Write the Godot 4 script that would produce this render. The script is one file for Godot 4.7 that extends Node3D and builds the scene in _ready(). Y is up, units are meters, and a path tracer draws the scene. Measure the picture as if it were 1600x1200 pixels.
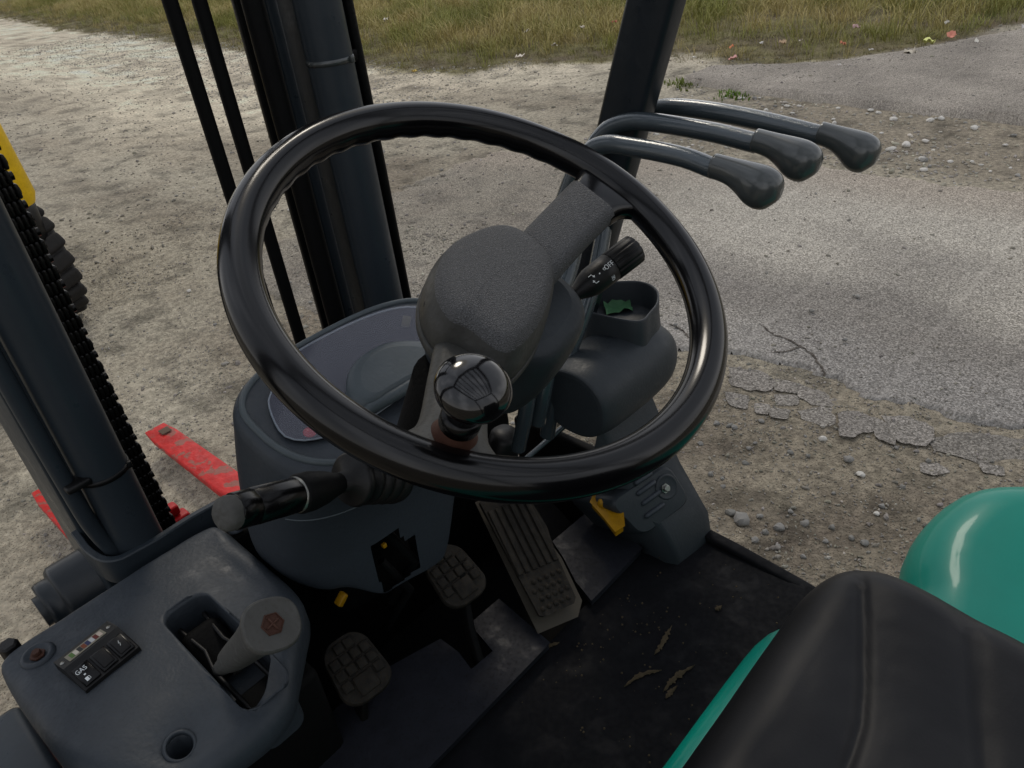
extends Node3D
# A forklift's driving position: truck axes, x to the right, -z forward, y up, metres.
var X := Transform3D()          # where the shape helpers put what they add
var M := {}
var names := {}
var truck: Node3D
const WHEEL := Vector3(0, 1.30, 0)

# ---------------------------------------------------------------- nodes
func called(parent: Node, base: String) -> String:
	var key := "%d/%s" % [parent.get_instance_id(), base]
	var n: int = names.get(key, 0)
	names[key] = n + 1
	return base if n == 0 else "%s_%03d" % [base, n]

func tag(o: Node, label: String, category := "", group := "", kind := "") -> Node:
	if label: o.set_meta("label", label)
	if category: o.set_meta("category", category)
	if group: o.set_meta("group", group)
	if kind: o.set_meta("kind", kind)
	return o

func put(base: String, mesh: Mesh, mat: Material, parent: Node, at := Transform3D()) -> MeshInstance3D:
	var o := MeshInstance3D.new()
	o.name = called(parent, base)
	o.mesh = mesh
	o.material_override = mat
	o.transform = at
	parent.add_child(o, true)
	return o

func obj(base: String, st: SurfaceTool, mat: Material, parent: Node) -> MeshInstance3D:
	st.generate_normals()
	return put(base, st.commit(), mat, parent)

func thing(base: String, at: Vector3, label: String, category: String, group := "") -> Node3D:
	var o := Node3D.new()
	o.name = called(self, base)
	o.position = at
	add_child(o, true)
	tag(o, label, category, group)
	return o

func nst() -> SurfaceTool:
	var st := SurfaceTool.new()
	st.begin(Mesh.PRIMITIVE_TRIANGLES)
	return st

# ---------------------------------------------------------------- shapes
# adds triangles, turned so that they face outwards: away from the shape's inside, or along hint for an open sheet
func emit(st: SurfaceTool, tris: PackedVector3Array, groups: PackedInt32Array, hint := Vector3.ZERO) -> void:
	var s := 0.0
	var c := Vector3.ZERO
	for v in tris: c += v
	c /= maxf(1.0, tris.size())
	for i in range(0, tris.size(), 3):
		var n := (tris[i] - tris[i + 2]).cross(tris[i] - tris[i + 1])
		s += n.dot(hint) if hint != Vector3.ZERO else n.dot(tris[i] - c)
	for i in range(0, tris.size(), 3):
		st.set_smooth_group(groups[i / 3])
		st.add_vertex(X * tris[i])
		if s >= 0:
			st.add_vertex(X * tris[i + 1]); st.add_vertex(X * tris[i + 2])
		else:
			st.add_vertex(X * tris[i + 2]); st.add_vertex(X * tris[i + 1])

func tri(t: PackedVector3Array, g: PackedInt32Array, a: Vector3, b: Vector3, c: Vector3, grp: int) -> void:
	t.append(a); t.append(b); t.append(c); g.append(grp)

# skin over rings of equal length; skip(i, j) leaves quads out
func loft(st: SurfaceTool, rings: Array, closed := true, cap0 := true, cap1 := true, hint := Vector3.ZERO, skip: Variant = null, facets := false) -> void:
	var t := PackedVector3Array()
	var g := PackedInt32Array()
	var n: int = rings[0].size()
	for i in rings.size() - 1:
		var A: PackedVector3Array = rings[i]
		var B: PackedVector3Array = rings[i + 1]
		for j in (n if closed else n - 1):
			var k := (j + 1) % n
			if skip != null and skip.call((A[j] + B[k]) * 0.5): continue
			var f := 10 + j if facets else 0
			if (A[j] - B[k]).length_squared() < (A[k] - B[j]).length_squared() * 1.08:
				tri(t, g, A[j], A[k], B[k], f); tri(t, g, A[j], B[k], B[j], f)
			else:
				tri(t, g, A[j], A[k], B[j], f); tri(t, g, A[k], B[k], B[j], f)
	for e in 2:
		if not (cap0 if e == 0 else cap1): continue
		var R: PackedVector3Array = rings[0] if e == 0 else rings[-1]
		var c := Vector3.ZERO
		for v in R: c += v
		c /= n
		for j in n:
			var k := (j + 1) % n
			if e == 0: tri(t, g, R[k], R[j], c, 1)
			else: tri(t, g, R[j], R[k], c, 2)
	emit(st, t, g, hint)

func cr(a: Vector3, b: Vector3, c: Vector3, d: Vector3, u: float) -> Vector3:
	return b.cubic_interpolate(c, a, d, u)

func curve(pts: Array, sub: int, closed := false) -> PackedVector3Array:
	var o := PackedVector3Array()
	var n := pts.size()
	for i in (n if closed else n - 1):
		var a: Vector3 = pts[(i - 1 + n) % n] if closed or i > 0 else pts[0] * 2.0 - pts[1]
		var d: Vector3 = pts[(i + 2) % n] if closed or i + 2 < n else pts[n - 1] * 2.0 - pts[n - 2]
		for k in sub: o.append(cr(a, pts[i], pts[(i + 1) % n], d, float(k) / sub))
	if not closed: o.append(pts[n - 1])
	return o

# evenly spaced points along a line
func even(p: PackedVector3Array, n: int, closed := false) -> PackedVector3Array:
	var q := p.duplicate()
	if closed: q.append(p[0])
	var total := 0.0
	for i in q.size() - 1: total += q[i].distance_to(q[i + 1])
	var o := PackedVector3Array()
	var steps := n if closed else n - 1
	var i := 0
	var done := 0.0
	for k in n:
		var want := total * k / steps
		while i < q.size() - 2 and done + q[i].distance_to(q[i + 1]) < want:
			done += q[i].distance_to(q[i + 1]); i += 1
		var l := q[i].distance_to(q[i + 1])
		o.append(q[i].lerp(q[i + 1], clampf((want - done) / maxf(l, 1e-9), 0, 1)))
	return o

# rings smoothed along the stations
func stations(rings: Array, sub: int) -> Array:
	var o := []
	var n: int = rings.size()
	for i in n - 1:
		for k in sub:
			var r := PackedVector3Array()
			for j in rings[0].size():
				var a: Vector3 = rings[i - 1][j] if i > 0 else rings[0][j] * 2.0 - rings[1][j]
				var d: Vector3 = rings[i + 2][j] if i + 2 < n else rings[n - 1][j] * 2.0 - rings[n - 2][j]
				r.append(cr(a, rings[i][j], rings[i + 1][j], d, float(k) / sub))
			o.append(r)
	o.append(rings[n - 1])
	return o

func tube(st: SurfaceTool, path: Array, r: Variant, seg := 12, caps := true, round_end := false) -> void:
	var rings := []
	var n := path.size()
	var up := Vector3.UP
	var rad := []
	var pts := []
	for i in n:
		pts.append(path[i]); rad.append(r if (r is float or r is int) else r[i])
	if round_end:
		var d0: Vector3 = (pts[0] - pts[1]).normalized()
		var d1: Vector3 = (pts[n - 1] - pts[n - 2]).normalized()
		var r0: float = rad[0]; var r1: float = rad[n - 1]
		for k in [0.5, 0.85, 1.0]:
			pts.append(pts[n - 1] if k == -1.0 else path[n - 1] + d1 * r1 * k); rad.append(r1 * sqrt(maxf(0.02, 1 - k * k)))
			pts.insert(0, path[0] + d0 * r0 * k); rad.insert(0, r0 * sqrt(maxf(0.02, 1 - k * k)))
		n = pts.size()
	for i in n:
		var d: Vector3 = (pts[mini(i + 1, n - 1)] - pts[maxi(i - 1, 0)]).normalized()
		if i == 0: up = Vector3.UP if absf(d.y) < 0.9 else Vector3.RIGHT
		var s := d.cross(up).normalized()
		up = s.cross(d).normalized()
		var ring := PackedVector3Array()
		for k in seg:
			var a := TAU * k / seg
			ring.append(pts[i] + (s * cos(a) + up * sin(a)) * rad[i])
		rings.append(ring)
	loft(st, rings, true, caps, caps)

func sweep(st: SurfaceTool, path: Array, section: Array, side: Vector3, facets := false) -> void:   # section: Vector2s (along side, along the other)
	var rings := []
	for i in path.size():
		var d: Vector3 = (path[mini(i + 1, path.size() - 1)] - path[maxi(i - 1, 0)]).normalized()
		var o := d.cross(side).normalized()
		var s := o.cross(d).normalized()
		var ring := PackedVector3Array()
		for p in section: ring.append(path[i] + s * p.x + o * p.y)
		rings.append(ring)
	loft(st, rings, true, true, true, Vector3.ZERO, null, facets)

func rrect(w: float, h: float, r: float, n := 4) -> Array:   # rounded rectangle, Vector2s
	var o := []
	for q in 4:
		var c: Vector2 = Vector2(w / 2 - r, h / 2 - r) * [Vector2(1, 1), Vector2(-1, 1), Vector2(-1, -1), Vector2(1, -1)][q]
		for k in n + 1:
			var a := PI / 2 * (q + float(k) / n)
			o.append(c + Vector2(cos(a), sin(a)) * r)
	return o

func superring(c: Vector3, a: Vector3, b: Vector3, e: float, n: int) -> PackedVector3Array:
	var o := PackedVector3Array()
	for k in n:
		var t := TAU * k / n
		var x := cos(t); var y := sin(t)
		o.append(c + a * signf(x) * pow(absf(x), 2.0 / e) + b * signf(y) * pow(absf(y), 2.0 / e))
	return o

func box(st: SurfaceTool, c: Vector3, size: Vector3, r := 0.002, turn := Basis(), seg := 1) -> void:
	var h := size / 2
	r = minf(r, minf(h.x, minf(h.y, h.z)) * 0.98)
	var tk := []
	for ax in 3:
		var l: float = h[ax]
		var a := [-l]
		for k in range(1, seg + 1): a.append(-l + r * k / seg)
		for k in range(seg, 0, -1): a.append(l - r * k / seg)
		a.append(l)
		tk.append(a)
	var inner := h - Vector3(r, r, r)
	var t := PackedVector3Array()
	var g := PackedInt32Array()
	for ax in 3:
		var u := (ax + 1) % 3
		var v := (ax + 2) % 3
		for s in [-1, 1]:
			for i in tk[u].size() - 1:
				for j in tk[v].size() - 1:
					var q := []
					for d in [[0, 0], [1, 0], [1, 1], [0, 1]]:
						var p := Vector3()
						p[ax] = h[ax] * s
						p[u] = tk[u][i + d[0]]
						p[v] = tk[v][j + d[1]]
						var k := p.clamp(-inner, inner)
						var w := p - k
						q.append(c + turn * (k + (w.normalized() * r if w.length() > 1e-9 else Vector3())))
					if s > 0: q.reverse()
					tri(t, g, q[0], q[1], q[2], 0); tri(t, g, q[0], q[2], q[3], 0)
	emit(st, t, g)

func lathe(st: SurfaceTool, T: Transform3D, prof: Array, seg := 24, sharp := false) -> void:   # prof: Vector2(radius, height)
	var t := PackedVector3Array()
	var g := PackedInt32Array()
	for i in prof.size() - 1:
		for k in seg:
			var q := []
			for d in [[0, 0], [0, 1], [1, 1], [1, 0]]:
				var p: Vector2 = prof[i + d[0]]
				var a: float = TAU * (k + d[1]) / seg
				q.append(T * Vector3(cos(a) * p.x, p.y, sin(a) * p.x))
			var grp: int = i if sharp else 0
			if prof[i].x > 1e-6: tri(t, g, q[0], q[1], q[2], grp)
			if prof[i + 1].x > 1e-6: tri(t, g, q[0], q[2], q[3], grp)
	emit(st, t, g)

func axis(at: Vector3, y: Vector3, x := Vector3.RIGHT) -> Transform3D:   # a frame whose y runs along y
	y = y.normalized()
	if absf(y.dot(x.normalized())) > 0.95: x = Vector3.FORWARD
	var z := x.cross(y).normalized()
	return Transform3D(Basis(y.cross(z).normalized(), y, z), at)

func plate(st: SurfaceTool, outline: Array, thick: Vector3, bevel := 0.001) -> void:   # outline: coplanar Vector3s, raised by thick; chamfered
	var n := outline.size()
	var c := Vector3.ZERO
	for p in outline: c += p
	c /= n
	var nrm := thick.normalized()
	var u: Vector3 = (outline[1] - outline[0]).normalized()
	u = (u - nrm * u.dot(nrm)).normalized()
	var v := nrm.cross(u)
	var flat := PackedVector2Array()
	for p in outline: flat.append(Vector2((p - c).dot(u), (p - c).dot(v)))
	if not Geometry2D.is_polygon_clockwise(flat): pass
	var cw := Geometry2D.is_polygon_clockwise(flat)
	var inset := []
	for i in n:
		var a := flat[(i - 1 + n) % n]; var b := flat[i]; var d := flat[(i + 1) % n]
		var m := ((b - a).normalized() + (d - b).normalized()).normalized().orthogonal()
		if not cw: m = -m
		inset.append(b - m * bevel)
	var lift := func(q: Vector2, h: float) -> Vector3: return c + u * q.x + v * q.y + nrm * h
	var t := PackedVector3Array()
	var g := PackedInt32Array()
	var th := thick.length()
	var lay := [[flat, 0.0], [flat, th - bevel], [inset, th]]
	for l in 2:
		for i in n:
			var k := (i + 1) % n
			var a: Vector3 = lift.call(lay[l][0][i], lay[l][1]); var b: Vector3 = lift.call(lay[l][0][k], lay[l][1])
			var d: Vector3 = lift.call(lay[l + 1][0][k], lay[l + 1][1]); var e: Vector3 = lift.call(lay[l + 1][0][i], lay[l + 1][1])
			var grp := 10 + i + l * 1000
			tri(t, g, a, b, d, grp); tri(t, g, a, d, e, grp)
	var idx := Geometry2D.triangulate_polygon(PackedVector2Array(inset))
	var jdx := Geometry2D.triangulate_polygon(flat)
	# sides run with the outline; caps are turned to match them
	for i in range(0, idx.size(), 3):
		var q := [idx[i], idx[i + 1], idx[i + 2]]
		if Geometry2D.is_polygon_clockwise(PackedVector2Array([inset[q[0]], inset[q[1]], inset[q[2]]])) != cw: q.reverse()
		tri(t, g, lift.call(inset[q[0]], th), lift.call(inset[q[1]], th), lift.call(inset[q[2]], th), 1)
	for i in range(0, jdx.size(), 3):
		var q := [jdx[i], jdx[i + 1], jdx[i + 2]]
		if Geometry2D.is_polygon_clockwise(PackedVector2Array([flat[q[0]], flat[q[1]], flat[q[2]]])) == cw: q.reverse()
		tri(t, g, lift.call(flat[q[0]], 0.0), lift.call(flat[q[1]], 0.0), lift.call(flat[q[2]], 0.0), 2)
	emit(st, t, g)

func lettering(txt: String, at: Transform3D, height: float, mat: Material, parent: Node, base: String) -> void:   # x of the frame along the line, y up the letters, z out of the surface
	var tm := TextMesh.new()
	var f := SystemFont.new()
	f.font_names = PackedStringArray(["Droid Sans"])
	tm.font = f
	tm.text = txt
	tm.font_size = 32
	tm.pixel_size = height / 24.0
	tm.depth = 0.0004
	put(base, tm, mat, parent, at)

# ---------------------------------------------------------------- textures and materials
func noise(freq: float, kind := FastNoiseLite.TYPE_SIMPLEX_SMOOTH, oct := 4, sd := 1) -> FastNoiseLite:
	var n := FastNoiseLite.new()
	n.seed = sd; n.frequency = freq; n.noise_type = kind
	n.fractal_octaves = oct
	if oct < 2: n.fractal_type = FastNoiseLite.FRACTAL_NONE
	return n

func grey(n: FastNoiseLite, size := 512) -> Image:
	return n.get_seamless_image(size, size)

# a colour texture: base noise mixes a and b, a second noise above a limit lays spots of c
func mixed(size: int, n1: FastNoiseLite, a: Color, b: Color, n2: FastNoiseLite = null, c := Color.BLACK, from := 0.7, soft := 0.1, most := 1.0, power := 1.0) -> ImageTexture:
	var g1 := grey(n1, size).get_data()
	var g2 := grey(n2, size).get_data() if n2 else PackedByteArray()
	var out := PackedByteArray()
	out.resize(size * size * 3)
	for i in size * size:
		var k := pow(g1[i] / 255.0, power)
		var q := a.lerp(b, k)
		if n2: q = q.lerp(c, most * clampf((g2[i] / 255.0 - from) / soft, 0, 1))
		out[i * 3] = int(q.r * 255); out[i * 3 + 1] = int(q.g * 255); out[i * 3 + 2] = int(q.b * 255)
	return ImageTexture.create_from_image(Image.create_from_data(size, size, false, Image.FORMAT_RGB8, out))

func bump(n: FastNoiseLite, strength: float, size := 512, invert := false) -> ImageTexture:
	var im := n.get_seamless_image(size, size, invert)
	im.convert(Image.FORMAT_RGBA8)
	im.bump_map_to_normal_map(strength)
	return ImageTexture.create_from_image(im)

func mat(name_: String, color: Color, rough: float, scale := 4.0, tex: Texture2D = null, nrm: Texture2D = null, nscale := 0.5, rtex: Texture2D = null, metal := 0.0, coat := 0.0) -> StandardMaterial3D:
	var m := StandardMaterial3D.new()
	m.resource_name = name_
	m.albedo_color = color
	m.roughness = rough
	m.metallic = metal
	m.metallic_specular = 0.36 if coat == 0.0 and metal == 0.0 else 0.5
	if tex: m.albedo_texture = tex
	if rtex: m.roughness_texture = rtex
	if nrm:
		m.normal_enabled = true; m.normal_texture = nrm; m.normal_scale = nscale
	if tex or nrm or rtex:
		m.uv1_triplanar = true
		m.uv1_scale = Vector3.ONE * scale
	if coat > 0.0:
		m.clearcoat_enabled = true; m.clearcoat = coat; m.clearcoat_roughness = 0.08
	M[name_] = m
	return m

func smooth_between(a: float, b: float, x: float) -> float:
	return smoothstep(a, b, x)

func materials() -> void:
	var fine := noise(0.06, FastNoiseLite.TYPE_SIMPLEX_SMOOTH, 5, 3)
	var soft := noise(0.012, FastNoiseLite.TYPE_SIMPLEX_SMOOTH, 5, 4)
	var cells := noise(0.16, FastNoiseLite.TYPE_CELLULAR, 1, 5)
	cells.cellular_return_type = FastNoiseLite.RETURN_DISTANCE2_SUB
	var pebble := noise(0.10, FastNoiseLite.TYPE_CELLULAR, 1, 6)
	pebble.cellular_return_type = FastNoiseLite.RETURN_DISTANCE
	var streak := noise(0.03, FastNoiseLite.TYPE_SIMPLEX_SMOOTH, 3, 7)
	var n_fine := bump(fine, 3.0)
	var n_soft := bump(soft, 6.0)
	var n_cell := bump(cells, 14.0)
	var w := Color.WHITE
	var plain := mixed(512, soft, Color(0.95, 0.95, 0.95), w, fine, Color(0.88, 0.86, 0.83), 0.72, 0.12, 0.5)
	var grime := mixed(512, soft, Color(0.86, 0.86, 0.86), w, fine, Color(0.78, 0.74, 0.68), 0.66, 0.14, 0.55)
	var pores := mixed(512, cells, Color(0.42, 0.42, 0.42), Color(1.0, 1.0, 1.0), null, Color.BLACK, 0.7, 0.1, 1.0, 0.5)
	var specks := mixed(512, soft, Color(0.82, 0.82, 0.84), w, noise(0.11, FastNoiseLite.TYPE_SIMPLEX, 3, 9), Color(1, 0.93, 0.8), 0.74, 0.05, 0.8)
	var r_soft := mixed(512, fine, Color(0.72, 0.72, 0.72), w, soft, Color(0.55, 0.55, 0.55), 0.6, 0.25, 0.7)
	mat("grey_plastic", Color(0.19, 0.212, 0.235), 0.6, 5.0, plain, n_fine, 0.22, r_soft)
	mat("dark_plastic", Color(0.17, 0.19, 0.205), 0.58, 6.0, plain, n_fine, 0.25, r_soft)
	mat("bezel_plastic", Color(0.27, 0.3, 0.315), 0.5, 5.0, plain, n_fine, 0.15, r_soft)
	mat("rim_rubber", Color(0.022, 0.022, 0.028), 0.17)
	mat("hub_leather", Color(0.46, 0.462, 0.465), 0.6, 8.5, pores, n_cell, 0.5, null)
	mat("hub_shell", Color(0.25, 0.25, 0.24), 0.6, 7.0, grime, n_fine, 0.3, r_soft)
	mat("lever_grip", Color(0.29, 0.29, 0.28), 0.6, 7.0, grime, n_fine, 0.3, r_soft)
	mat("knob_gloss", Color(0.03, 0.03, 0.035), 0.14, 6.0, null, null, 0.0, r_soft, 0.0, 0.8)
	mat("rust", Color(0.27, 0.17, 0.13), 0.7, 14.0, grime, n_fine, 0.5)
	mat("hammer_paint", Color(0.22, 0.255, 0.275), 0.15, 22.0, null, bump(noise(0.05, FastNoiseLite.TYPE_SIMPLEX_SMOOTH, 2, 12), 5.0), 0.9, null, 0.25, 0.6)
	mat("lever_knob", Color(0.235, 0.25, 0.248), 0.27, 8.0, null, n_soft, 0.05, null, 0.0, 0.3)
	mat("mast_paint", Color(0.165, 0.192, 0.215), 0.42, 3.0, plain, n_soft, 0.15, r_soft)
	mat("mast_black", Color(0.045, 0.047, 0.05), 0.5, 4.0, grime, n_fine, 0.3, r_soft)
	mat("pillar_paint", Color(0.105, 0.128, 0.148), 0.4, 3.0, plain, n_soft, 0.15, r_soft)
	mat("chain_steel", Color(0.075, 0.072, 0.07), 0.38, 20.0, grime, n_fine, 0.4, r_soft, 0.55)
	mat("hose_rubber", Color(0.055, 0.057, 0.06), 0.55, 8.0, grime, n_fine, 0.3)
	mat("mat_rubber", Color(0.07, 0.073, 0.084), 0.75, 3.0, specks, n_soft, 0.3, r_soft)
	mat("step_rubber", Color(0.145, 0.15, 0.172), 0.62, 4.0, grime, n_soft, 0.3, r_soft)
	mat("pedal_rubber", Color(0.18, 0.168, 0.15), 0.8, 10.0, mixed(512, soft, Color(0.35, 0.36, 0.38), w, fine, Color(1.0, 0.86, 0.62), 0.55, 0.2, 0.9), n_fine, 0.5)
	mat("black_steel", Color(0.055, 0.055, 0.055), 0.7, 6.0, grime, n_fine, 0.4)
	mat("mud", Color(0.29, 0.25, 0.185), 0.95, 14.0, grime, n_fine, 0.8)
	mat("seat_vinyl", Color(0.045, 0.048, 0.062), 0.5, 10.0, plain, n_fine, 0.1)
	mat("green_paint", Color(0.0, 0.5, 0.435), 0.36, 2.0, mixed(512, soft, Color(0.93, 0.95, 0.95), w), n_soft, 0.02, null, 0.0, 0.15)
	mat("red_paint", Color.WHITE, 0.65, 1.6, mixed(512, noise(0.02, FastNoiseLite.TYPE_SIMPLEX_SMOOTH, 5, 62), Color(0.6, 0.1, 0.1), Color(0.8, 0.2, 0.19), noise(0.018, FastNoiseLite.TYPE_SIMPLEX_SMOOTH, 6, 61), Color(0.5, 0.36, 0.31), 0.6, 0.08, 0.85), n_fine, 0.5, r_soft)
	mat("red_clean", Color(0.72, 0.06, 0.08), 0.45, 5.0, grime)
	mat("yellow_paint", Color(0.86, 0.7, 0.08), 0.45, 3.0, grime, n_soft, 0.1)
	mat("yellow_part", Color(0.6, 0.44, 0.02), 0.45, 9.0, grime, n_fine, 0.3)
	mat("tyre", Color(0.16, 0.155, 0.15), 0.85, 5.0, grime, n_fine, 0.6)
	mat("steel", Color(0.6, 0.6, 0.58), 0.38, 12.0, grime, null, 0.0, r_soft, 0.9)
	mat("black_plastic", Color(0.06, 0.06, 0.062), 0.45, 10.0, plain, n_fine, 0.25)
	mat("black_gloss", Color(0.02, 0.02, 0.023), 0.3, 8.0, null, n_soft, 0.05, r_soft)
	mat("white_print", Color(0.85, 0.87, 0.87), 0.6)
	mat("chipped_plastic", Color(0.3, 0.3, 0.29), 0.7, 30.0, grime, n_fine, 0.9)
	mat("lens_plate", Color(0.11, 0.11, 0.13), 0.6, 5.0, mixed(512, soft, Color(0.8, 0.8, 0.85), w, fine, Color(0.7, 0.68, 0.62), 0.68, 0.1, 0.5))
	mat("red_lamp", Color(0.5, 0.08, 0.12), 0.25)
	mat("lens_edge", Color(0.42, 0.45, 0.48), 0.3)
	mat("green_wrapper", Color(0.24, 0.4, 0.27), 0.6)
	var glass := mat("lens_glass", Color(0.8, 0.82, 0.9, 0.05), 0.08)
	glass.metallic_specular = 0.25
	glass.transparency = BaseMaterial3D.TRANSPARENCY_ALPHA
	for k in ["mat_rubber", "step_rubber", "black_steel", "seat_vinyl", "hose_rubber", "mast_black"]: M[k].metallic_specular = 0.22
	M.mat_rubber.roughness = 0.9
	M.green_paint.metallic_specular = 0.34
	M.knob_gloss.clearcoat = 0.2
	M.lens_plate.metallic_specular = 0.15
	M.lens_plate.roughness = 0.8
	M.rim_rubber.metallic_specular = 0.43
	M.seat_vinyl.metallic_specular = 0.36
	# ground
	var grit := mixed(1024, noise(0.02, FastNoiseLite.TYPE_SIMPLEX_SMOOTH, 6, 21), Color(0.62, 0.62, 0.62), w, noise(0.09, FastNoiseLite.TYPE_SIMPLEX_SMOOTH, 3, 22), Color(0.36, 0.35, 0.33), 0.6, 0.2, 0.75)
	var g := mat("ground", Color.WHITE, 0.95, 1.3, grit, bump(noise(0.05, FastNoiseLite.TYPE_SIMPLEX_SMOOTH, 5, 23), 9.0, 1024), 0.9)
	g.vertex_color_use_as_albedo = true
	var chips := noise(0.085, FastNoiseLite.TYPE_CELLULAR, 2, 31)
	chips.cellular_return_type = FastNoiseLite.RETURN_CELL_VALUE
	var tar := mixed(1024, chips, Color(0.52, 0.52, 0.52), w, noise(0.05, FastNoiseLite.TYPE_SIMPLEX_SMOOTH, 4, 32), Color(0.48, 0.47, 0.45), 0.55, 0.2, 0.7)
	var a := mat("asphalt", Color.WHITE, 0.92, 1.9, tar, bump(noise(0.09, FastNoiseLite.TYPE_SIMPLEX_SMOOTH, 4, 33), 8.0, 1024), 0.9)
	a.vertex_color_use_as_albedo = true
	var s := mat("stone", Color.WHITE, 0.9, 9.0, grime, n_fine, 0.6)
	s.vertex_color_use_as_albedo = true
	var gr := mat("grass_blade", Color.WHITE, 0.8)
	gr.vertex_color_use_as_albedo = true
	gr.backlight_enabled = true
	gr.backlight = Color(0.25, 0.28, 0.08)

# ---------------------------------------------------------------- the ground
var n_big := noise(0.22, FastNoiseLite.TYPE_SIMPLEX_SMOOTH, 3, 41)
var n_mid := noise(1.6, FastNoiseLite.TYPE_SIMPLEX_SMOOTH, 4, 42)
var n_small := noise(9.0, FastNoiseLite.TYPE_SIMPLEX_SMOOTH, 3, 43)
const GRASS_EDGE := [Vector3(7.4, 0, -29.87), Vector3(6.9, 0, -24.74), Vector3(5.92, 0, -17.78), Vector3(5.807, 0, -15.23), Vector3(5.469, 0, -11.38), Vector3(5.36, 0, -10.06), Vector3(5.141, 0, -8.159), Vector3(5.067, 0, -6.889), Vector3(5.036, 0, -6.153), Vector3(5.168, 0, -5.503), Vector3(5.581, 0, -5.286), Vector3(5.688, 0, -4.807), Vector3(5.88, 0, -4.31), Vector3(6.306, -0, -3.983), Vector3(6.145, -0, -3.33), Vector3(6.173, 0, -2.751), Vector3(6.359, 0, -2.337), Vector3(6.742, 0, -1.997), Vector3(7.21, 0, -1.776), Vector3(7.725, 0, -1.553), Vector3(8.172, 0, -1.39), Vector3(9.201, 0, -1.113)]
const PAVE_NEAR := [Vector3(5.47, 0, -3.249), Vector3(5.342, 0, -2.991), Vector3(5.189, 0, -2.469), Vector3(5.166, 0, -1.997), Vector3(5.082, 0, -1.463), Vector3(5.074, 0, -1.021), Vector3(5.03, 0, -0.611), Vector3(4.982, 0, -0.1341)]
const PAVE_FAR := [Vector3(5.559, 0, -3.255), Vector3(5.883, 0, -3.177), Vector3(6.024, 0, -2.676), Vector3(6.231, 0, -2.282), Vector3(6.607, 0, -1.947), Vector3(6.992, 0, -1.706), Vector3(7.388, 0, -1.459), Vector3(7.678, 0, -1.267), Vector3(8.485, -0, -0.7398)]
const ROAD_FAR := [Vector3(3.18, 0, -4.063), Vector3(3.34, 0, -3.439), Vector3(3.561, 0, -2.829), Vector3(3.678, 0, -2.407), Vector3(3.781, 0, -1.968), Vector3(3.853, 0, -1.534), Vector3(3.898, 0, -1.343), Vector3(3.885, 0, -1.007), Vector3(3.877, 0, -0.6481), Vector3(3.905, 0, -0.3321), Vector3(3.975, 0, 0.1592)]
const ROAD_NEAR := [Vector3(1.214, 0, -2.162), Vector3(1.33, 0, -1.725), Vector3(1.566, 0, -1.257), Vector3(1.759, 0, -1.01), Vector3(1.855, 0, -0.7802), Vector3(1.903, 0, -0.5505), Vector3(1.88, 0, -0.384), Vector3(1.841, 0, -0.2852), Vector3(1.884, 0, -0.1487), Vector3(1.879, 0, -0.0026), Vector3(1.939, 0, 0.1553), Vector3(2.027, 0, 0.4514)]

func at_z(line: Array, z: float) -> float:   # x of a line that runs along z
	if z <= line[0].z:
		return line[0].x
	for i in line.size() - 1:
		if z <= line[i + 1].z:
			return lerpf(line[i].x, line[i + 1].x, (z - line[i].z) / maxf(1e-5, line[i + 1].z - line[i].z))
	return line[-1].x

func rough_y(x: float, z: float) -> float:
	return 0.016 * n_big.get_noise_2d(x * 3, z * 3) + 0.011 * n_mid.get_noise_2d(x, z) + 0.006 * n_small.get_noise_2d(x, z)

func mask_pave(x: float, z: float) -> float:
	if z < PAVE_NEAR[0].z - 0.5: return -1.0
	return minf(x - at_z(PAVE_NEAR, z), minf(at_z(PAVE_FAR, z) - x, (z - PAVE_NEAR[0].z) * 0.5)) + 0.05 * n_mid.get_noise_2d(x * 1.3, z * 1.3)

func mask_road(x: float, z: float) -> float:
	var ends := (z + 3.4) * 0.35
	return minf(minf(x - at_z(ROAD_NEAR, z), at_z(ROAD_FAR, z) - x), ends) + 0.035 * n_mid.get_noise_2d(x * 1.7, z * 1.7) + 0.03 * n_small.get_noise_2d(x * 1.3, z * 1.3)

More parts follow.
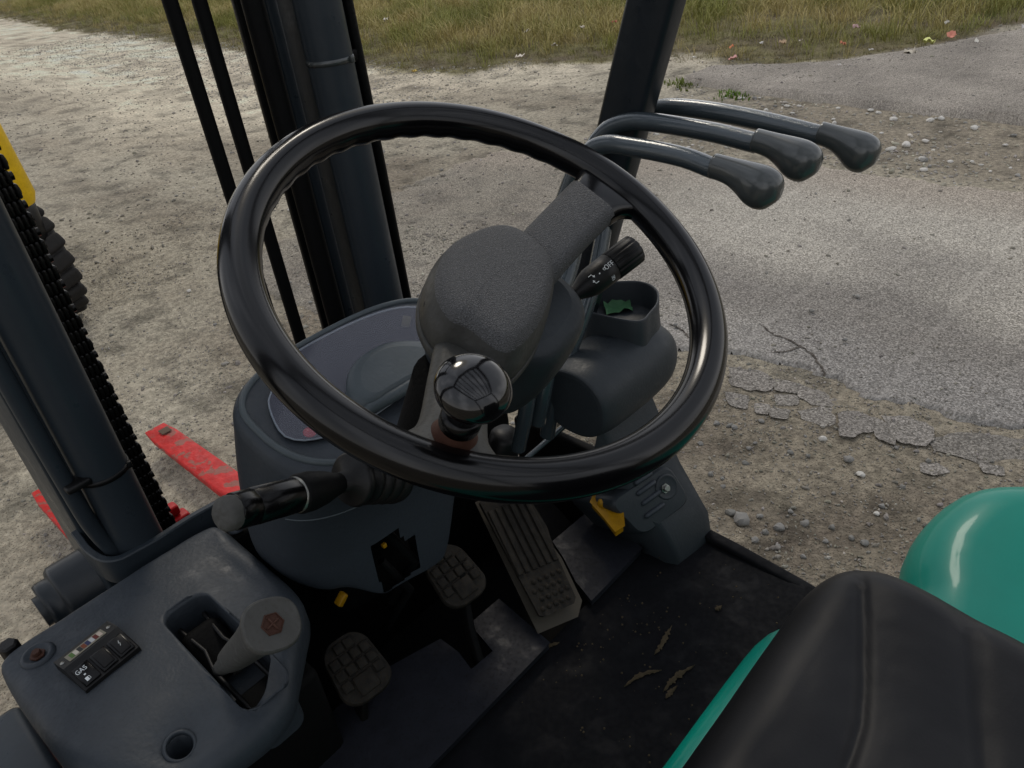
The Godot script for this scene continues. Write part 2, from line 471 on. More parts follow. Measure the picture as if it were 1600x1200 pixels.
func soil(x: float, z: float) -> Color:
	var g := x - at_z(GRASS_EDGE, z) + 0.25 * n_mid.get_noise_2d(x * 0.6, z * 0.6)
	var streak := n_big.get_noise_2d(x * 2.2, z * 0.55)
	var m := n_mid.get_noise_2d(x, z)
	var c := Color(0.262, 0.232, 0.182).lerp(Color(0.142, 0.119, 0.091), clampf(0.45 + streak * 1.7 + m * 0.7, 0, 1))
	# pale crushed stone along the verge and where wheels have dried the ground
	var pale := smoothstep(-4.2, -1.2, g) * smoothstep(-3.0, -7.5, z) * clampf(0.75 + m * 0.5 - streak * 0.4, 0, 1)
	c = c.lerp(Color(0.56, 0.485, 0.37), pale)
	pale = smoothstep(-1.6, -0.2, g) * smoothstep(-1.5, -4.0, z) * clampf(0.45 + m, 0, 1) * 0.6
	c = c.lerp(Color(0.46, 0.40, 0.315), pale)
	# brown earth beside the road under the truck's right side
	var brown := smoothstep(-2.2, -0.9, z) * smoothstep(2.1, 1.4, x)
	c = c.lerp(Color(0.120, 0.099, 0.076).lerp(Color(0.2, 0.172, 0.13), clampf(0.45 + m * 0.9, 0, 1)), brown * 0.95)
	c = c.lerp(Color(0.10, 0.078, 0.05).lerp(Color(0.13, 0.115, 0.05), clampf(0.5 + m, 0, 1)), smoothstep(-0.15, 0.15, g))
	var strip := smoothstep(-3.2, -2.0, z) * smoothstep(-0.1, 0.35, x - at_z(ROAD_FAR, z)) * smoothstep(0.3, 0.0, x - at_z(PAVE_NEAR, z))
	c = c.lerp(Color(0.165, 0.138, 0.105), strip * 0.8)
	var sp := n_small.get_noise_2d(x * 2.0, z * 2.0)
	c.r *= 0.985
	c.b *= 0.985
	var blot := n_mid.get_noise_2d(x * 2.3 + 5.0, z * 2.3)
	return c * (1.0 + 0.22 * sp + 0.16 * m - 0.42 * smoothstep(0.05, 0.5, blot)) * 2.2

func ground_y(x: float, z: float) -> float:   # sunk a little under the sheets of asphalt
	return rough_y(x, z) - 0.05 * smoothstep(0.02, 0.08, mask_road(x, z)) - 0.03 * smoothstep(0.04, 0.1, mask_pave(x, z))

func lines(stops: Array) -> PackedFloat32Array:   # [from, to, step] runs
	var o := PackedFloat32Array()
	for s in stops:
		var v: float = s[0]
		while v < s[1] - 1e-4:
			o.append(v)
			v += s[2]
	return o

func sheet(xs: PackedFloat32Array, zs: PackedFloat32Array, high: Callable, col: Callable, keep: Variant = null) -> ArrayMesh:
	var nx := xs.size()
	var nz := zs.size()
	var v := PackedVector3Array(); v.resize(nx * nz)
	var nn := PackedVector3Array(); nn.resize(nx * nz)
	var cc := PackedColorArray(); cc.resize(nx * nz)
	for j in nz:
		for i in nx:
			v[j * nx + i] = Vector3(xs[i], high.call(xs[i], zs[j]), zs[j])
			cc[j * nx + i] = col.call(xs[i], zs[j])
	for j in nz:
		for i in nx:
			var a := v[j * nx + mini(i + 1, nx - 1)] - v[j * nx + maxi(i - 1, 0)]
			var b := v[mini(j + 1, nz - 1) * nx + i] - v[maxi(j - 1, 0) * nx + i]
			nn[j * nx + i] = b.cross(a).normalized()
	var idx := PackedInt32Array()
	for j in nz - 1:
		for i in nx - 1:
			var a := j * nx + i
			if keep != null and not keep.call((v[a] + v[a + nx + 1]) * 0.5): continue
			idx.append_array([a, a + 1, a + nx + 1, a, a + nx + 1, a + nx])
	var arr := []
	arr.resize(Mesh.ARRAY_MAX)
	arr[Mesh.ARRAY_VERTEX] = v; arr[Mesh.ARRAY_NORMAL] = nn; arr[Mesh.ARRAY_COLOR] = cc; arr[Mesh.ARRAY_INDEX] = idx
	var m := ArrayMesh.new()
	m.add_surface_from_arrays(Mesh.PRIMITIVE_TRIANGLES, arr)
	return m

func pebble_mesh(rng: RandomNumberGenerator, col: Color) -> ArrayMesh:
	var st := nst()
	var sq := Vector3(rng.randf_range(0.8, 1.2), rng.randf_range(0.45, 0.75), rng.randf_range(0.7, 1.0))
	var rings := []
	for i in 4:
		var r := PackedVector3Array()
		var th: float = [0.5, 1.15, 1.85, 2.6][i]
		for k in 6:
			var a := TAU * k / 6.0 + i * 0.5
			r.append(Vector3(sin(th) * cos(a), cos(th), sin(th) * sin(a)) * sq * rng.randf_range(0.7, 1.18))
		rings.append(r)
	st.set_color(col)
	loft(st, rings, true, true, true, Vector3.ZERO, null, true)
	st.generate_normals()
	return st.commit()

func multi(base: String, mesh: Mesh, mt: Material, places: Array, cols: Array, label: String, category: String) -> void:
	var mm := MultiMesh.new()
	mm.transform_format = MultiMesh.TRANSFORM_3D
	mm.use_colors = true
	mm.mesh = mesh
	mm.instance_count = places.size()
	for i in places.size():
		mm.set_instance_transform(i, places[i])
		mm.set_instance_color(i, cols[i])
	var o := MultiMeshInstance3D.new()
	o.multimesh = mm
	o.material_override = mt
	o.name = called(self, base)
	add_child(o, true)
	tag(o, label, category, "", "stuff")

func tuft_mesh(rng: RandomNumberGenerator, blades: int, tall: float, spread: float, wide: float) -> ArrayMesh:
	var st := nst()
	for b in blades:
		var a := rng.randf() * TAU
		var out := Vector3(cos(a), 0, sin(a))
		var root := out * spread * rng.randf() * 0.5 + Vector3(rng.randf_range(-1, 1), 0, rng.randf_range(-1, 1)) * spread * 0.4
		var h := tall * rng.randf_range(0.5, 1.1)
		var lean := rng.randf_range(0.15, 0.9) * h
		var side := Vector3(-out.z, 0, out.x) * wide * rng.randf_range(0.6, 1.2)
		var p1 := root + Vector3.UP * h * 0.55 + out * lean * 0.3
		var p2 := root + Vector3.UP * h * rng.randf_range(0.75, 1.0) + out * lean
		var shade := rng.randf_range(0.75, 1.15)
		st.set_color(Color(shade, shade, shade * rng.randf_range(0.85, 1.1)))
		st.set_smooth_group(-1)
		for q in [[root - side, root + side, p1 + side * 0.8], [root - side, p1 + side * 0.8, p1 - side * 0.8], [p1 - side * 0.8, p1 + side * 0.8, p2]]:
			for p in q: st.add_vertex(p)
	st.generate_normals()
	return st.commit()

func grounds() -> void:
	var xs := lines([[-400, -40, 40], [-40, -4, 4], [-4, -0.2, 0.2], [-0.2, 4.2, 0.03], [4.2, 9, 0.06], [9, 14, 0.25], [14, 40, 2], [40, 420, 40]])
	var zs := lines([[-500, -60, 40], [-60, -26, 3], [-26, -10, 0.2], [-10, -4, 0.06], [-4, 0.6, 0.03], [0.6, 3, 0.2], [3, 20, 2], [20, 420, 40]])
	var ground := put("ground", sheet(xs, zs, ground_y, soil), M.ground, self)
	tag(ground, "bare brown and pale dirt yard with loose stones", "ground", "", "structure")
	# the far strip of old asphalt, a few centimetres above the gravel
	var pave_y := func(x: float, z: float) -> float:
		var k := mask_pave(x, z)
		return lerpf(-0.08, 0.05, smoothstep(-0.05, 0.05, k)) + 0.25 * rough_y(x * 0.5, z * 0.5)
	var pave_c := func(x: float, z: float) -> Color:
		var m := n_mid.get_noise_2d(x * 0.8, z * 0.8)
		return Color(0.55, 0.495, 0.425) * (1.0 + 0.35 * m + 0.12 * n_small.get_noise_2d(x * 2, z * 2))
	var pave := put("pavement", sheet(lines([[4.6, 9.5, 0.05]]), lines([[-3.6, 3.0, 0.05]]), pave_y, pave_c, func(p: Vector3) -> bool: return p.y > -0.07), M.asphalt, self)
	tag(pave, "far strip of worn grey asphalt below the grass verge", "pavement", "", "structure")
	# the nearer road
	var road_y := func(x: float, z: float) -> float:
		return lerpf(-0.04, 0.013, smoothstep(-0.012, 0.012, mask_road(x, z))) + 0.35 * rough_y(x * 0.6, z * 0.6)
	var road_c := func(x: float, z: float) -> Color:
		var m := n_mid.get_noise_2d(x * 0.7, z * 0.7)
		var b := n_big.get_noise_2d(x * 2.0, z * 1.1 + 7.0)
		var c := Color(0.285, 0.264, 0.222).lerp(Color(0.160, 0.147, 0.128), clampf(0.34 + 2.0 * b + 0.4 * m, 0, 1))
		c = c.lerp(Color(0.19, 0.18, 0.165), smoothstep(0.5, 0.1, x - at_z(ROAD_NEAR, z)) * 0.7)
		c = c.lerp(soil(x, z) / 2.75, smoothstep(-1.2, -2.8, z) * 0.7)
		var dirt := smoothstep(0.6, 0.05, at_z(ROAD_FAR, z) - x)
		c = c.lerp(Color(0.23, 0.195, 0.155), dirt * 0.7)
		c.b *= 1.02
		return c * 2.75 * (1.0 + 0.14 * n_small.get_noise_2d(x * 2.2, z * 2.2))
	var road := put("road", sheet(lines([[1.2, 4.6, 0.025]]), lines([[-3.6, 1.6, 0.025]]), road_y, road_c, func(p: Vector3) -> bool: return p.y > -0.025), M.asphalt, self)
	tag(road, "pale worn asphalt road with a crumbling near edge", "road", "", "structure")
	var rng := RandomNumberGenerator.new()
	rng.seed = 11
	# broken pieces along its near edge
	var FR := [
		[Vector3(1.791, 0.02, -0.7305), Vector3(1.821, 0.02, -0.6357), Vector3(1.799, 0.02, -0.5719), Vector3(1.733, 0.02, -0.5572), Vector3(1.707, 0.02, -0.6259), Vector3(1.708, 0.02, -0.6822)],
		[Vector3(1.809, 0.02, -0.5702), Vector3(1.822, 0.02, -0.4842), Vector3(1.775, 0.02, -0.4711), Vector3(1.751, 0.02, -0.5364)],
		[Vector3(1.645, 0.02, -0.6638), Vector3(1.664, 0.02, -0.5985), Vector3(1.6, 0.02, -0.5734), Vector3(1.593, 0.02, -0.6252)],
		[Vector3(1.64, 0.02, -0.5532), Vector3(1.654, 0.02, -0.5176), Vector3(1.61, 0.02, -0.4995), Vector3(1.6, 0.02, -0.5278)],
		[Vector3(1.636, 0.02, -0.4993), Vector3(1.659, 0.02, -0.4513), Vector3(1.616, 0.02, -0.4391), Vector3(1.599, 0.02, -0.4766)],
		[Vector3(1.723, 0.02, -0.5226), Vector3(1.753, 0.02, -0.463), Vector3(1.71, 0.02, -0.4471), Vector3(1.678, 0.02, -0.4957)],
		[Vector3(1.808, 0.02, -0.4758), Vector3(1.812, 0.02, -0.4067), Vector3(1.794, 0.02, -0.3582), Vector3(1.761, 0.02, -0.3483), Vector3(1.737, 0.02, -0.4055), Vector3(1.759, 0.02, -0.4595)],
		[Vector3(1.673, 0.02, -0.4169), Vector3(1.733, 0.02, -0.3717), Vector3(1.748, 0.02, -0.3299), Vector3(1.691, 0.02, -0.3016), Vector3(1.653, 0.02, -0.328), Vector3(1.648, 0.02, -0.3905)],
		[Vector3(1.728, 0.02, -0.309), Vector3(1.76, 0.02, -0.2596), Vector3(1.736, 0.02, -0.2043), Vector3(1.695, 0.02, -0.1927), Vector3(1.665, 0.02, -0.2254), Vector3(1.629, 0.02, -0.2338), Vector3(1.623, 0.02, -0.2649)],
		[Vector3(1.756, 0.02, -0.2356), Vector3(1.754, 0.02, -0.194), Vector3(1.697, 0.02, -0.1326), Vector3(1.667, 0.02, -0.1255), Vector3(1.672, 0.02, -0.1701), Vector3(1.729, 0.02, -0.2136)],
		[Vector3(1.78, 0.02, -0.1921), Vector3(1.814, 0.02, -0.1409), Vector3(1.81, 0.02, -0.0684), Vector3(1.756, 0.02, -0.0396), Vector3(1.705, 0.02, -0.0478), Vector3(1.692, 0.02, -0.1121), Vector3(1.736, 0.02, -0.1562)],
		[Vector3(1.763, 0.02, -0.0347), Vector3(1.843, 0.02, 0.038), Vector3(1.871, 0.02, 0.1296), Vector3(1.915, 0.02, 0.2222), Vector3(1.789, 0.02, 0.2507), Vector3(1.706, 0.02, 0.1598), Vector3(1.726, 0.02, 0.0724), Vector3(1.713, 0.02, -0.0149)],
		[Vector3(1.63, 0.02, -0.0259), Vector3(1.654, 0.02, 0.0094), Vector3(1.638, 0.02, 0.0417), Vector3(1.604, 0.02, 0.0135), Vector3(1.598, 0.02, -0.0153)],
		[Vector3(1.705, 0.02, 0.1034), Vector3(1.72, 0.02, 0.1498), Vector3(1.693, 0.02, 0.1601), Vector3(1.683, 0.02, 0.1224)]]
	for f in FR:
		var o := []
		var dense := even(PackedVector3Array(f), 30, true)
		var mid := Vector3.ZERO
		for p in dense: mid += p / 30.0
		for p in dense: o.append(mid + (p - mid) * rng.randf_range(0.93, 1.09))
		var st := nst()
		var c := Color(0.44, 0.405, 0.36) * rng.randf_range(0.88, 1.12)
		st.set_color(c)
		var gy := rough_y(mid.x, mid.z)
		for i in o.size(): o[i] = Vector3(o[i].x, gy - 0.029, o[i].z)
		plate(st, o, Vector3(rng.randf_range(-0.03, 0.03), 1, rng.randf_range(-0.03, 0.03)).normalized() * 0.034, 0.007)
		obj("asphalt_fragment", st, M.asphalt, road)
	var CRACKS := [[Vector3(2.116, 0.017, -0.7904), Vector3(2.06, 0.017, -0.7022), Vector3(2.058, 0.017, -0.6685), Vector3(2.034, 0.017, -0.5853), Vector3(1.995, 0.017, -0.5221), Vector3(1.93, 0.017, -0.4586), Vector3(1.884, 0.017, -0.425), Vector3(1.861, 0.017, -0.3737)], [Vector3(1.933, 0.017, -1.094), Vector3(1.922, 0.017, -1.023), Vector3(1.881, 0.017, -0.9574), Vector3(1.846, 0.017, -0.8871), Vector3(1.819, 0.017, -0.8281)], [Vector3(2.034, 0.017, -0.5853), Vector3(1.977, 0.017, -0.609), Vector3(1.939, 0.017, -0.6518)]]
	for k in CRACKS:
		var line := even(curve(k, 8), 40)
		var st := nst()
		var l := PackedVector3Array()
		var r := PackedVector3Array()
		for i in 40:
			var d := (line[mini(i + 1, 39)] - line[maxi(i - 1, 0)]).normalized()
			var s := Vector3(-d.z, 0, d.x) * rng.randf_range(0.0015, 0.005) * (0.3 if i < 3 or i > 36 else 1.0)
			var p := line[i] + Vector3(rng.randf_range(-1, 1), 0, rng.randf_range(-1, 1)) * 0.004
			p.y = road_y.call(p.x, p.z) + 0.003
			l.append(p - s); r.append(p + s)
		st.set_color(Color(0.14, 0.12, 0.10))
		loft(st, [l, r], false, false, false, Vector3.UP)
		obj("dirt_crack", st, M.ground, road)
	# stones one can tell apart, as pieces of the ground
	var kinds := []
	for k in 7:
		var v := rng.randf_range(0.2, 0.36)
		kinds.append(pebble_mesh(rng, Color(v, v * 0.97, v * 0.9)))
	var pale := []
	for k in 4:
		var v := rng.randf_range(0.45, 0.66)
		pale.append(pebble_mesh(rng, Color(v, v * 0.96, v * 0.88)))
	var single := [Vector3(1.117, 0, -0.3269), Vector3(1.129, 0, -0.3626), Vector3(1.163, 0, -0.2937), Vector3(1.154, -0, -0.2333), Vector3(1.21, 0, -0.1855), Vector3(1.229, 0, -0.2365), Vector3(1.241, 0, -0.1252), Vector3(1.353, -0, -0.0503), Vector3(1.117, 0, -0.2552), Vector3(1.484, 0, -0.1461), Vector3(1.576, 0, -0.3), Vector3(1.566, 0, -0.3501), Vector3(1.35, 0, -0.4364), Vector3(1.468, 0, -0.3515), Vector3(1.568, 0, -0.4968), Vector3(1.488, 0, -0.5663), Vector3(1.525, 0, -0.1999), Vector3(0.9737, 0, -0.1257), Vector3(1.487, 0, -0.5497), Vector3(1.481, 0, -0.6081), Vector3(1.483, 0, -0.3037), Vector3(1.458, 0, -0.4616), Vector3(1.5, 0, -0.0365), Vector3(1.392, 0, -0.0518), Vector3(1.18, 0, -0.1159), Vector3(1.224, 0, -0.0668), Vector3(1.068, 0, -0.2576), Vector3(1.087, -0, -0.2038), Vector3(1.094, 0, -0.137), Vector3(1.365, 0, -0.5981), Vector3(1.242, 0, -0.4926), Vector3(1.218, 0, -0.4368), Vector3(1.225, 0, -0.034), Vector3(1.659, 0, -0.1118), Vector3(1.65, 0, -0.0187)]
	var sizes := [0.030, 0.018, 0.011, 0.017, 0.014, 0.010, 0.013, 0.010, 0.014, 0.015, 0.014, 0.008, 0.012, 0.012, 0.015, 0.012, 0.019, 0.010]
	for i in single.size():
		var s: float = sizes[i] if i < sizes.size() else rng.randf_range(0.008, 0.014)
		var p: Vector3 = single[i]
		var t := Transform3D(Basis.from_euler(Vector3(rng.randf_range(-0.3, 0.3), rng.randf() * TAU, rng.randf_range(-0.3, 0.3))) * Basis.from_scale(Vector3.ONE * s), Vector3(p.x, rough_y(p.x, p.z) + s * 0.25, p.z))
		put("stone", kinds[0] if i == 0 else (pale if i in [7, 9, 10, 17] else kinds)[rng.randi() % 4], M.stone, ground, t)
	for i in 190:   # the white stones of the gravel strip, then the strewn ones
		var x: float; var z: float; var s: float
		if i < 95:
			z = rng.randf_range(-2.6, 0.3)
			x = lerpf(at_z(PAVE_NEAR, z) - 0.04, at_z(ROAD_FAR, z) + 0.15, pow(rng.randf(), 1.5))
			s = rng.randf_range(0.010, 0.026) if i > 12 else rng.randf_range(0.026, 0.036)
		else:
			z = rng.randf_range(-5.5, 0.15); x = rng.randf_range(0.75, 4.5); s = rng.randf_range(0.006, 0.014)
			if mask_road(x, z) > 0 and rng.randf() < 0.8: x = rng.randf_range(0.75, 1.6)
		var m: Mesh = pale[rng.randi() % 4] if i < 95 and rng.randf() < 0.8 or rng.randf() < 0.15 else kinds[rng.randi() % 7]
		put("stone", m, M.stone, ground, Transform3D(Basis.from_euler(Vector3(rng.randf_range(-0.3, 0.3), rng.randf() * TAU, 0)) * Basis.from_scale(Vector3.ONE * s), Vector3(x, rough_y(x, z) + s * 0.25 + (0.015 if mask_road(x, z) > 0 else 0.0), z)))
	# gravel nobody could count
	var places := []
	var cols := []
	while places.size() < 36000:
		var near := rng.randf() < 0.45
		var z := rng.randf_range(-4.5, 0.45) if near else rng.randf_range(-16, 0.8)
		var x := rng.randf_range(-0.2, 2.2) if near else rng.randf_range(-0.2, 8.5)
		var g := x - at_z(GRASS_EDGE, z)
		if g > 0.3: continue
		var d := 0.22
		if near: d = 0.55 if x < 2.0 and z > -1.6 else 0.2
		var strip := z > -3.0 and x > at_z(ROAD_FAR, z) - 0.1 and x < at_z(PAVE_NEAR, z)
		if strip: d = 1.0
		if g > -1.6 and z < -5: d = 1.0
		var onroad := mask_road(x, z) > 0.02
		if onroad: d = 0.05 if z > -2 else 0.2
		if mask_pave(x, z) > 0: d = 0.1 if g < -0.8 else 0.5
		d *= 0.55 + 0.9 * n_mid.get_noise_2d(x * 0.7 + 3, z * 0.7)
		if rng.randf() > d: continue
		var s := rng.randf_range(0.0022, 0.0055) if near else rng.randf_range(0.004, 0.011)
		if strip: s = rng.randf_range(0.004, 0.013)
		if rng.randf() < 0.04: s *= 1.8
		var y := rough_y(x, z) + s * 0.2
		if onroad: y = 0.015 + 0.35 * rough_y(x * 0.6, z * 0.6)
		elif mask_pave(x, z) > 0.02: y = 0.05 + 0.25 * rough_y(x * 0.5, z * 0.5)
		places.append(Transform3D(Basis.from_euler(Vector3(rng.randf() * 3, rng.randf() * TAU, 0)) * Basis.from_scale(Vector3.ONE * s), Vector3(x, y, z)))
		var v := rng.randf_range(0.72, 1.15) * (1.35 if strip or (g > -1.6 and z < -5) else 0.95)
		if rng.randf() < 0.06: v *= 1.7
		cols.append(Color(v, v * rng.randf_range(0.93, 1.0), v * rng.randf_range(0.82, 0.97)))
	multi("gravel", pebble_mesh(rng, Color(0.3, 0.29, 0.265)), M.stone, places, cols, "fine loose gravel scattered over the dirt yard", "gravel")
	# grass: long olive and straw tufts on the verge, short dead growth at its front
	for band in 2:
		places = []
		cols = []
		var want := 26000 if band == 0 else 9000
		while places.size() < want:
			var z := rng.randf_range(-30, 4.5)
			var g := pow(rng.randf(), 1.4) * 12.0 if band == 0 else rng.randf_range(-0.1, 1.3)
			var e := at_z(GRASS_EDGE, z)
			var x := e + g + 0.22 * n_mid.get_noise_2d(e * 0.6, z * 0.6)
			if mask_pave(x, z) > -0.02: continue
			var k := n_mid.get_noise_2d(x * 0.35, z * 0.35)
			var k2 := n_big.get_noise_2d(x * 1.2, z * 1.2)
			var wide_edge := 1.7 + 1.3 * k2 if z < -2 else 0.4
			if band == 0 and g < wide_edge and rng.randf() > g / wide_edge * 0.6: continue
			var s := rng.randf_range(0.6, 1.2) * (lerpf(0.55, 1.0, smoothstep(0.2, 1.6, g)) if band == 0 else 0.5)
			places.append(Transform3D(Basis.from_euler(Vector3(rng.randf_range(-0.25, 0.25), rng.randf() * TAU, rng.randf_range(-0.25, 0.25))) * Basis.from_scale(Vector3(s, s * rng.randf_range(0.6, 1.1), s)), Vector3(x, rough_y(x, z) - 0.01, z)))
			var c := Color(0.25, 0.25, 0.07).lerp(Color(0.46, 0.37, 0.165), clampf(0.46 + k * 2.0 + rng.randf_range(-0.35, 0.35), 0, 1))
			if z > -1.8: c = c.lerp(Color(0.19, 0.26, 0.06), clampf(0.3 + k * 1.5, 0, 0.9))
			if band == 1: c = Color(0.22, 0.17, 0.09).lerp(Color(0.15, 0.145, 0.05), rng.randf())
			cols.append(c * rng.randf_range(0.75, 1.2))
		multi("grass", tuft_mesh(rng, 16 if band == 0 else 10, 0.27 if band == 0 else 0.13, 0.16, 0.0035), M.grass_blade, places, cols, ["long olive and straw grass on the verge", "short dead brown growth at the front of the verge"][band], "grass")
	# two green weeds on the bare strip
	var weed_px := [Vector3(5.35, 0, -3.12), Vector3(5.161, 0, -2.564)]
	for i in 2:
		var w := put("grass_tuft", tuft_mesh(rng, 150, 0.045, 0.30 if i == 0 else 0.24, 0.006), M.grass_blade, self, Transform3D(Basis(), weed_px[i] - Vector3(0, 0.005, 0)))
		w.material_override = M.grass_blade.duplicate()
		w.material_override.albedo_color = Color(0.40, 0.44, 0.2) if i == 0 else Color(0.36, 0.46, 0.17)
		tag(w, ["low olive grass tuft close beside the black roof pillar", "low green grass tuft at the tip of the far asphalt strip"][i], "grass tuft", "tufts on the bare ground", "stuff")

func litter() -> void:
	var rng := RandomNumberGenerator.new()
	rng.seed = 77
	var spots := [Vector3(6.125, 0.03, -3.107), Vector3(6.354, 0.03, -3.252), Vector3(6.1, 0.03, -3.478), Vector3(6.622, 0.03, -2.377), Vector3(7.327, 0.03, -2.546), Vector3(6.975, 0.03, -1.8), Vector3(7.324, 0.03, -1.727), Vector3(7.033, 0.03, -1.445), Vector3(6.584, 0.03, -1.804), Vector3(6.664, 0.03, -2.148), Vector3(6.707, 0.03, -2.779), Vector3(6.582, 0.03, -2.885), Vector3(7.272, 0.03, -5.196), Vector3(6.96, 0.03, -5.415), Vector3(5.709, 0.03, -5.232), Vector3(6.092, 0.03, -5.097), Vector3(4.964, 0.03, -6.004), Vector3(7.125, 0.03, -9.008), Vector3(6.704, 0.03, -6.001), Vector3(6.049, 0.03, -2.166), Vector3(8.556, 0.03, -3.127), Vector3(7.611, 0.03, -1.863), Vector3(7.73, 0.03, -1.287), Vector3(6.55, 0.03, -3.063)]
	var looks := [
		["pink_wrapper", "pink crumpled wrapper below the orange scrap at the verge", Color(0.62, 0.33, 0.3), 0.07],
		["orange_scrap", "small orange scrap just above the pink wrapper", Color(0.6, 0.22, 0.1), 0.04],
		["white_scrap", "white scrap beside the roof pillar left of the pink wrapper", Color(0.6, 0.58, 0.53), 0.04],
		["orange_scrap", "thin orange red scrap standing in the middle verge grass", Color(0.55, 0.2, 0.12), 0.05],
		["pink_wrapper", "dusty pink wrapper lying in the long grass", Color(0.5, 0.32, 0.32), 0.06],
		["yellow_wrapper", "yellow green crumpled wrapper at the edge of the far asphalt", Color(0.6, 0.62, 0.22), 0.09],
		["red_wrapper", "red and white wrapper right of the yellow green wrapper", Color(0.62, 0.25, 0.18), 0.07],
		["white_scrap", "flat white scrap on the far asphalt below the red wrapper", Color(0.6, 0.57, 0.5), 0.07],
		["cream_scrap", "cream paper strip along the front of the far asphalt's grass", Color(0.5, 0.45, 0.36), 0.09],
		["white_scrap", "small white scrap between the orange scrap and cream strip", Color(0.6, 0.57, 0.52), 0.04],
		["white_scrap", "white scrap nearest the lever knobs under the verge", Color(0.6, 0.55, 0.45), 0.035],
		["tan_leaf", "tan dry leaf left of the small white scrap", Color(0.45, 0.32, 0.2), 0.06],
		["red_scrap", "bright red scrap in the grass left of the roof pillar", Color(0.6, 0.1, 0.12), 0.06],
		["white_scrap", "white scrap in the grass left of the red scrap", Color(0.58, 0.52, 0.45), 0.06],
		["white_paper", "long white paper at the foot of the verge", Color(0.6, 0.54, 0.46), 0.10],
		["white_scrap", "white scrap right of the long white paper", Color(0.58, 0.54, 0.48), 0.06],
		["yellow_leaf", "yellow leaf at the dirt edge right of the mast", Color(0.5, 0.36, 0.08), 0.05],
		["white_scrap", "white scrap high in the grass beside the mast", Color(0.58, 0.55, 0.5), 0.09],
		["pale_scrap", "pale flat scrap in the grass above the long white paper", Color(0.5, 0.46, 0.4), 0.07],
		["white_scrap", "white scrap on the far asphalt's front middle", Color(0.55, 0.51, 0.47), 0.06],
		["white_flower", "pale seed head standing in the right hand grass", Color(0.5, 0.48, 0.42), 0.06],
		["cream_scrap", "cream scrap above the red wrapper at the grass edge", Color(0.5, 0.47, 0.4), 0.04],
		["white_scrap", "white scrap at the right edge of the photo by the asphalt", Color(0.55, 0.52, 0.5), 0.05],
		["white_scrap", "tiny white scrap right of the pink wrapper", Color(0.5, 0.48, 0.45), 0.035]]
	for i in looks.size():
		var l: Array = looks[i]
		var st := nst()
		var s: float = l[3]
		var rows := []
		for a in 5:
			var r := PackedVector3Array()
			for b in 5:
				var e := 0.6 if (a in [0, 4] and b in [0, 4]) else 1.0
				r.append(Vector3((b - 2) * 0.25 * e + rng.randf_range(-0.05, 0.05), 0.35 + 0.28 * rng.randf_range(-1, 1), (a - 2) * 0.25 * e + rng.randf_range(-0.06, 0.06)) * s)
			rows.append(r)
		var back := []
		for r in rows:
			var q := PackedVector3Array()
			for p in r: q.append(p - Vector3(0, 0.0015, 0))
			back.append(q)
		loft(st, rows, false, false, false, Vector3.UP)
		loft(st, back, false, false, false, Vector3.DOWN)
		var p: Vector3 = spots[i]
		var up := 0.05 if mask_pave(p.x, p.z) < 0.0 and p.x > at_z(GRASS_EDGE, p.z) + 0.15 else 0.0
		if l[0] == "white_flower": up = 0.2
		var m: StandardMaterial3D = mat("scrap_%d" % i, (l[2] as Color).linear_to_srgb(), 0.7)
		var o := obj(l[0], st, m, self)
		o.transform = Transform3D(Basis.from_euler(Vector3(rng.randf_range(-0.4, 0.4), rng.randf() * TAU, rng.randf_range(-0.4, 0.4))), Vector3(p.x, p.y + up, p.z))
		tag(o, l[1], String(l[0]).get_slice("_", 1), "litter along the grass verge")

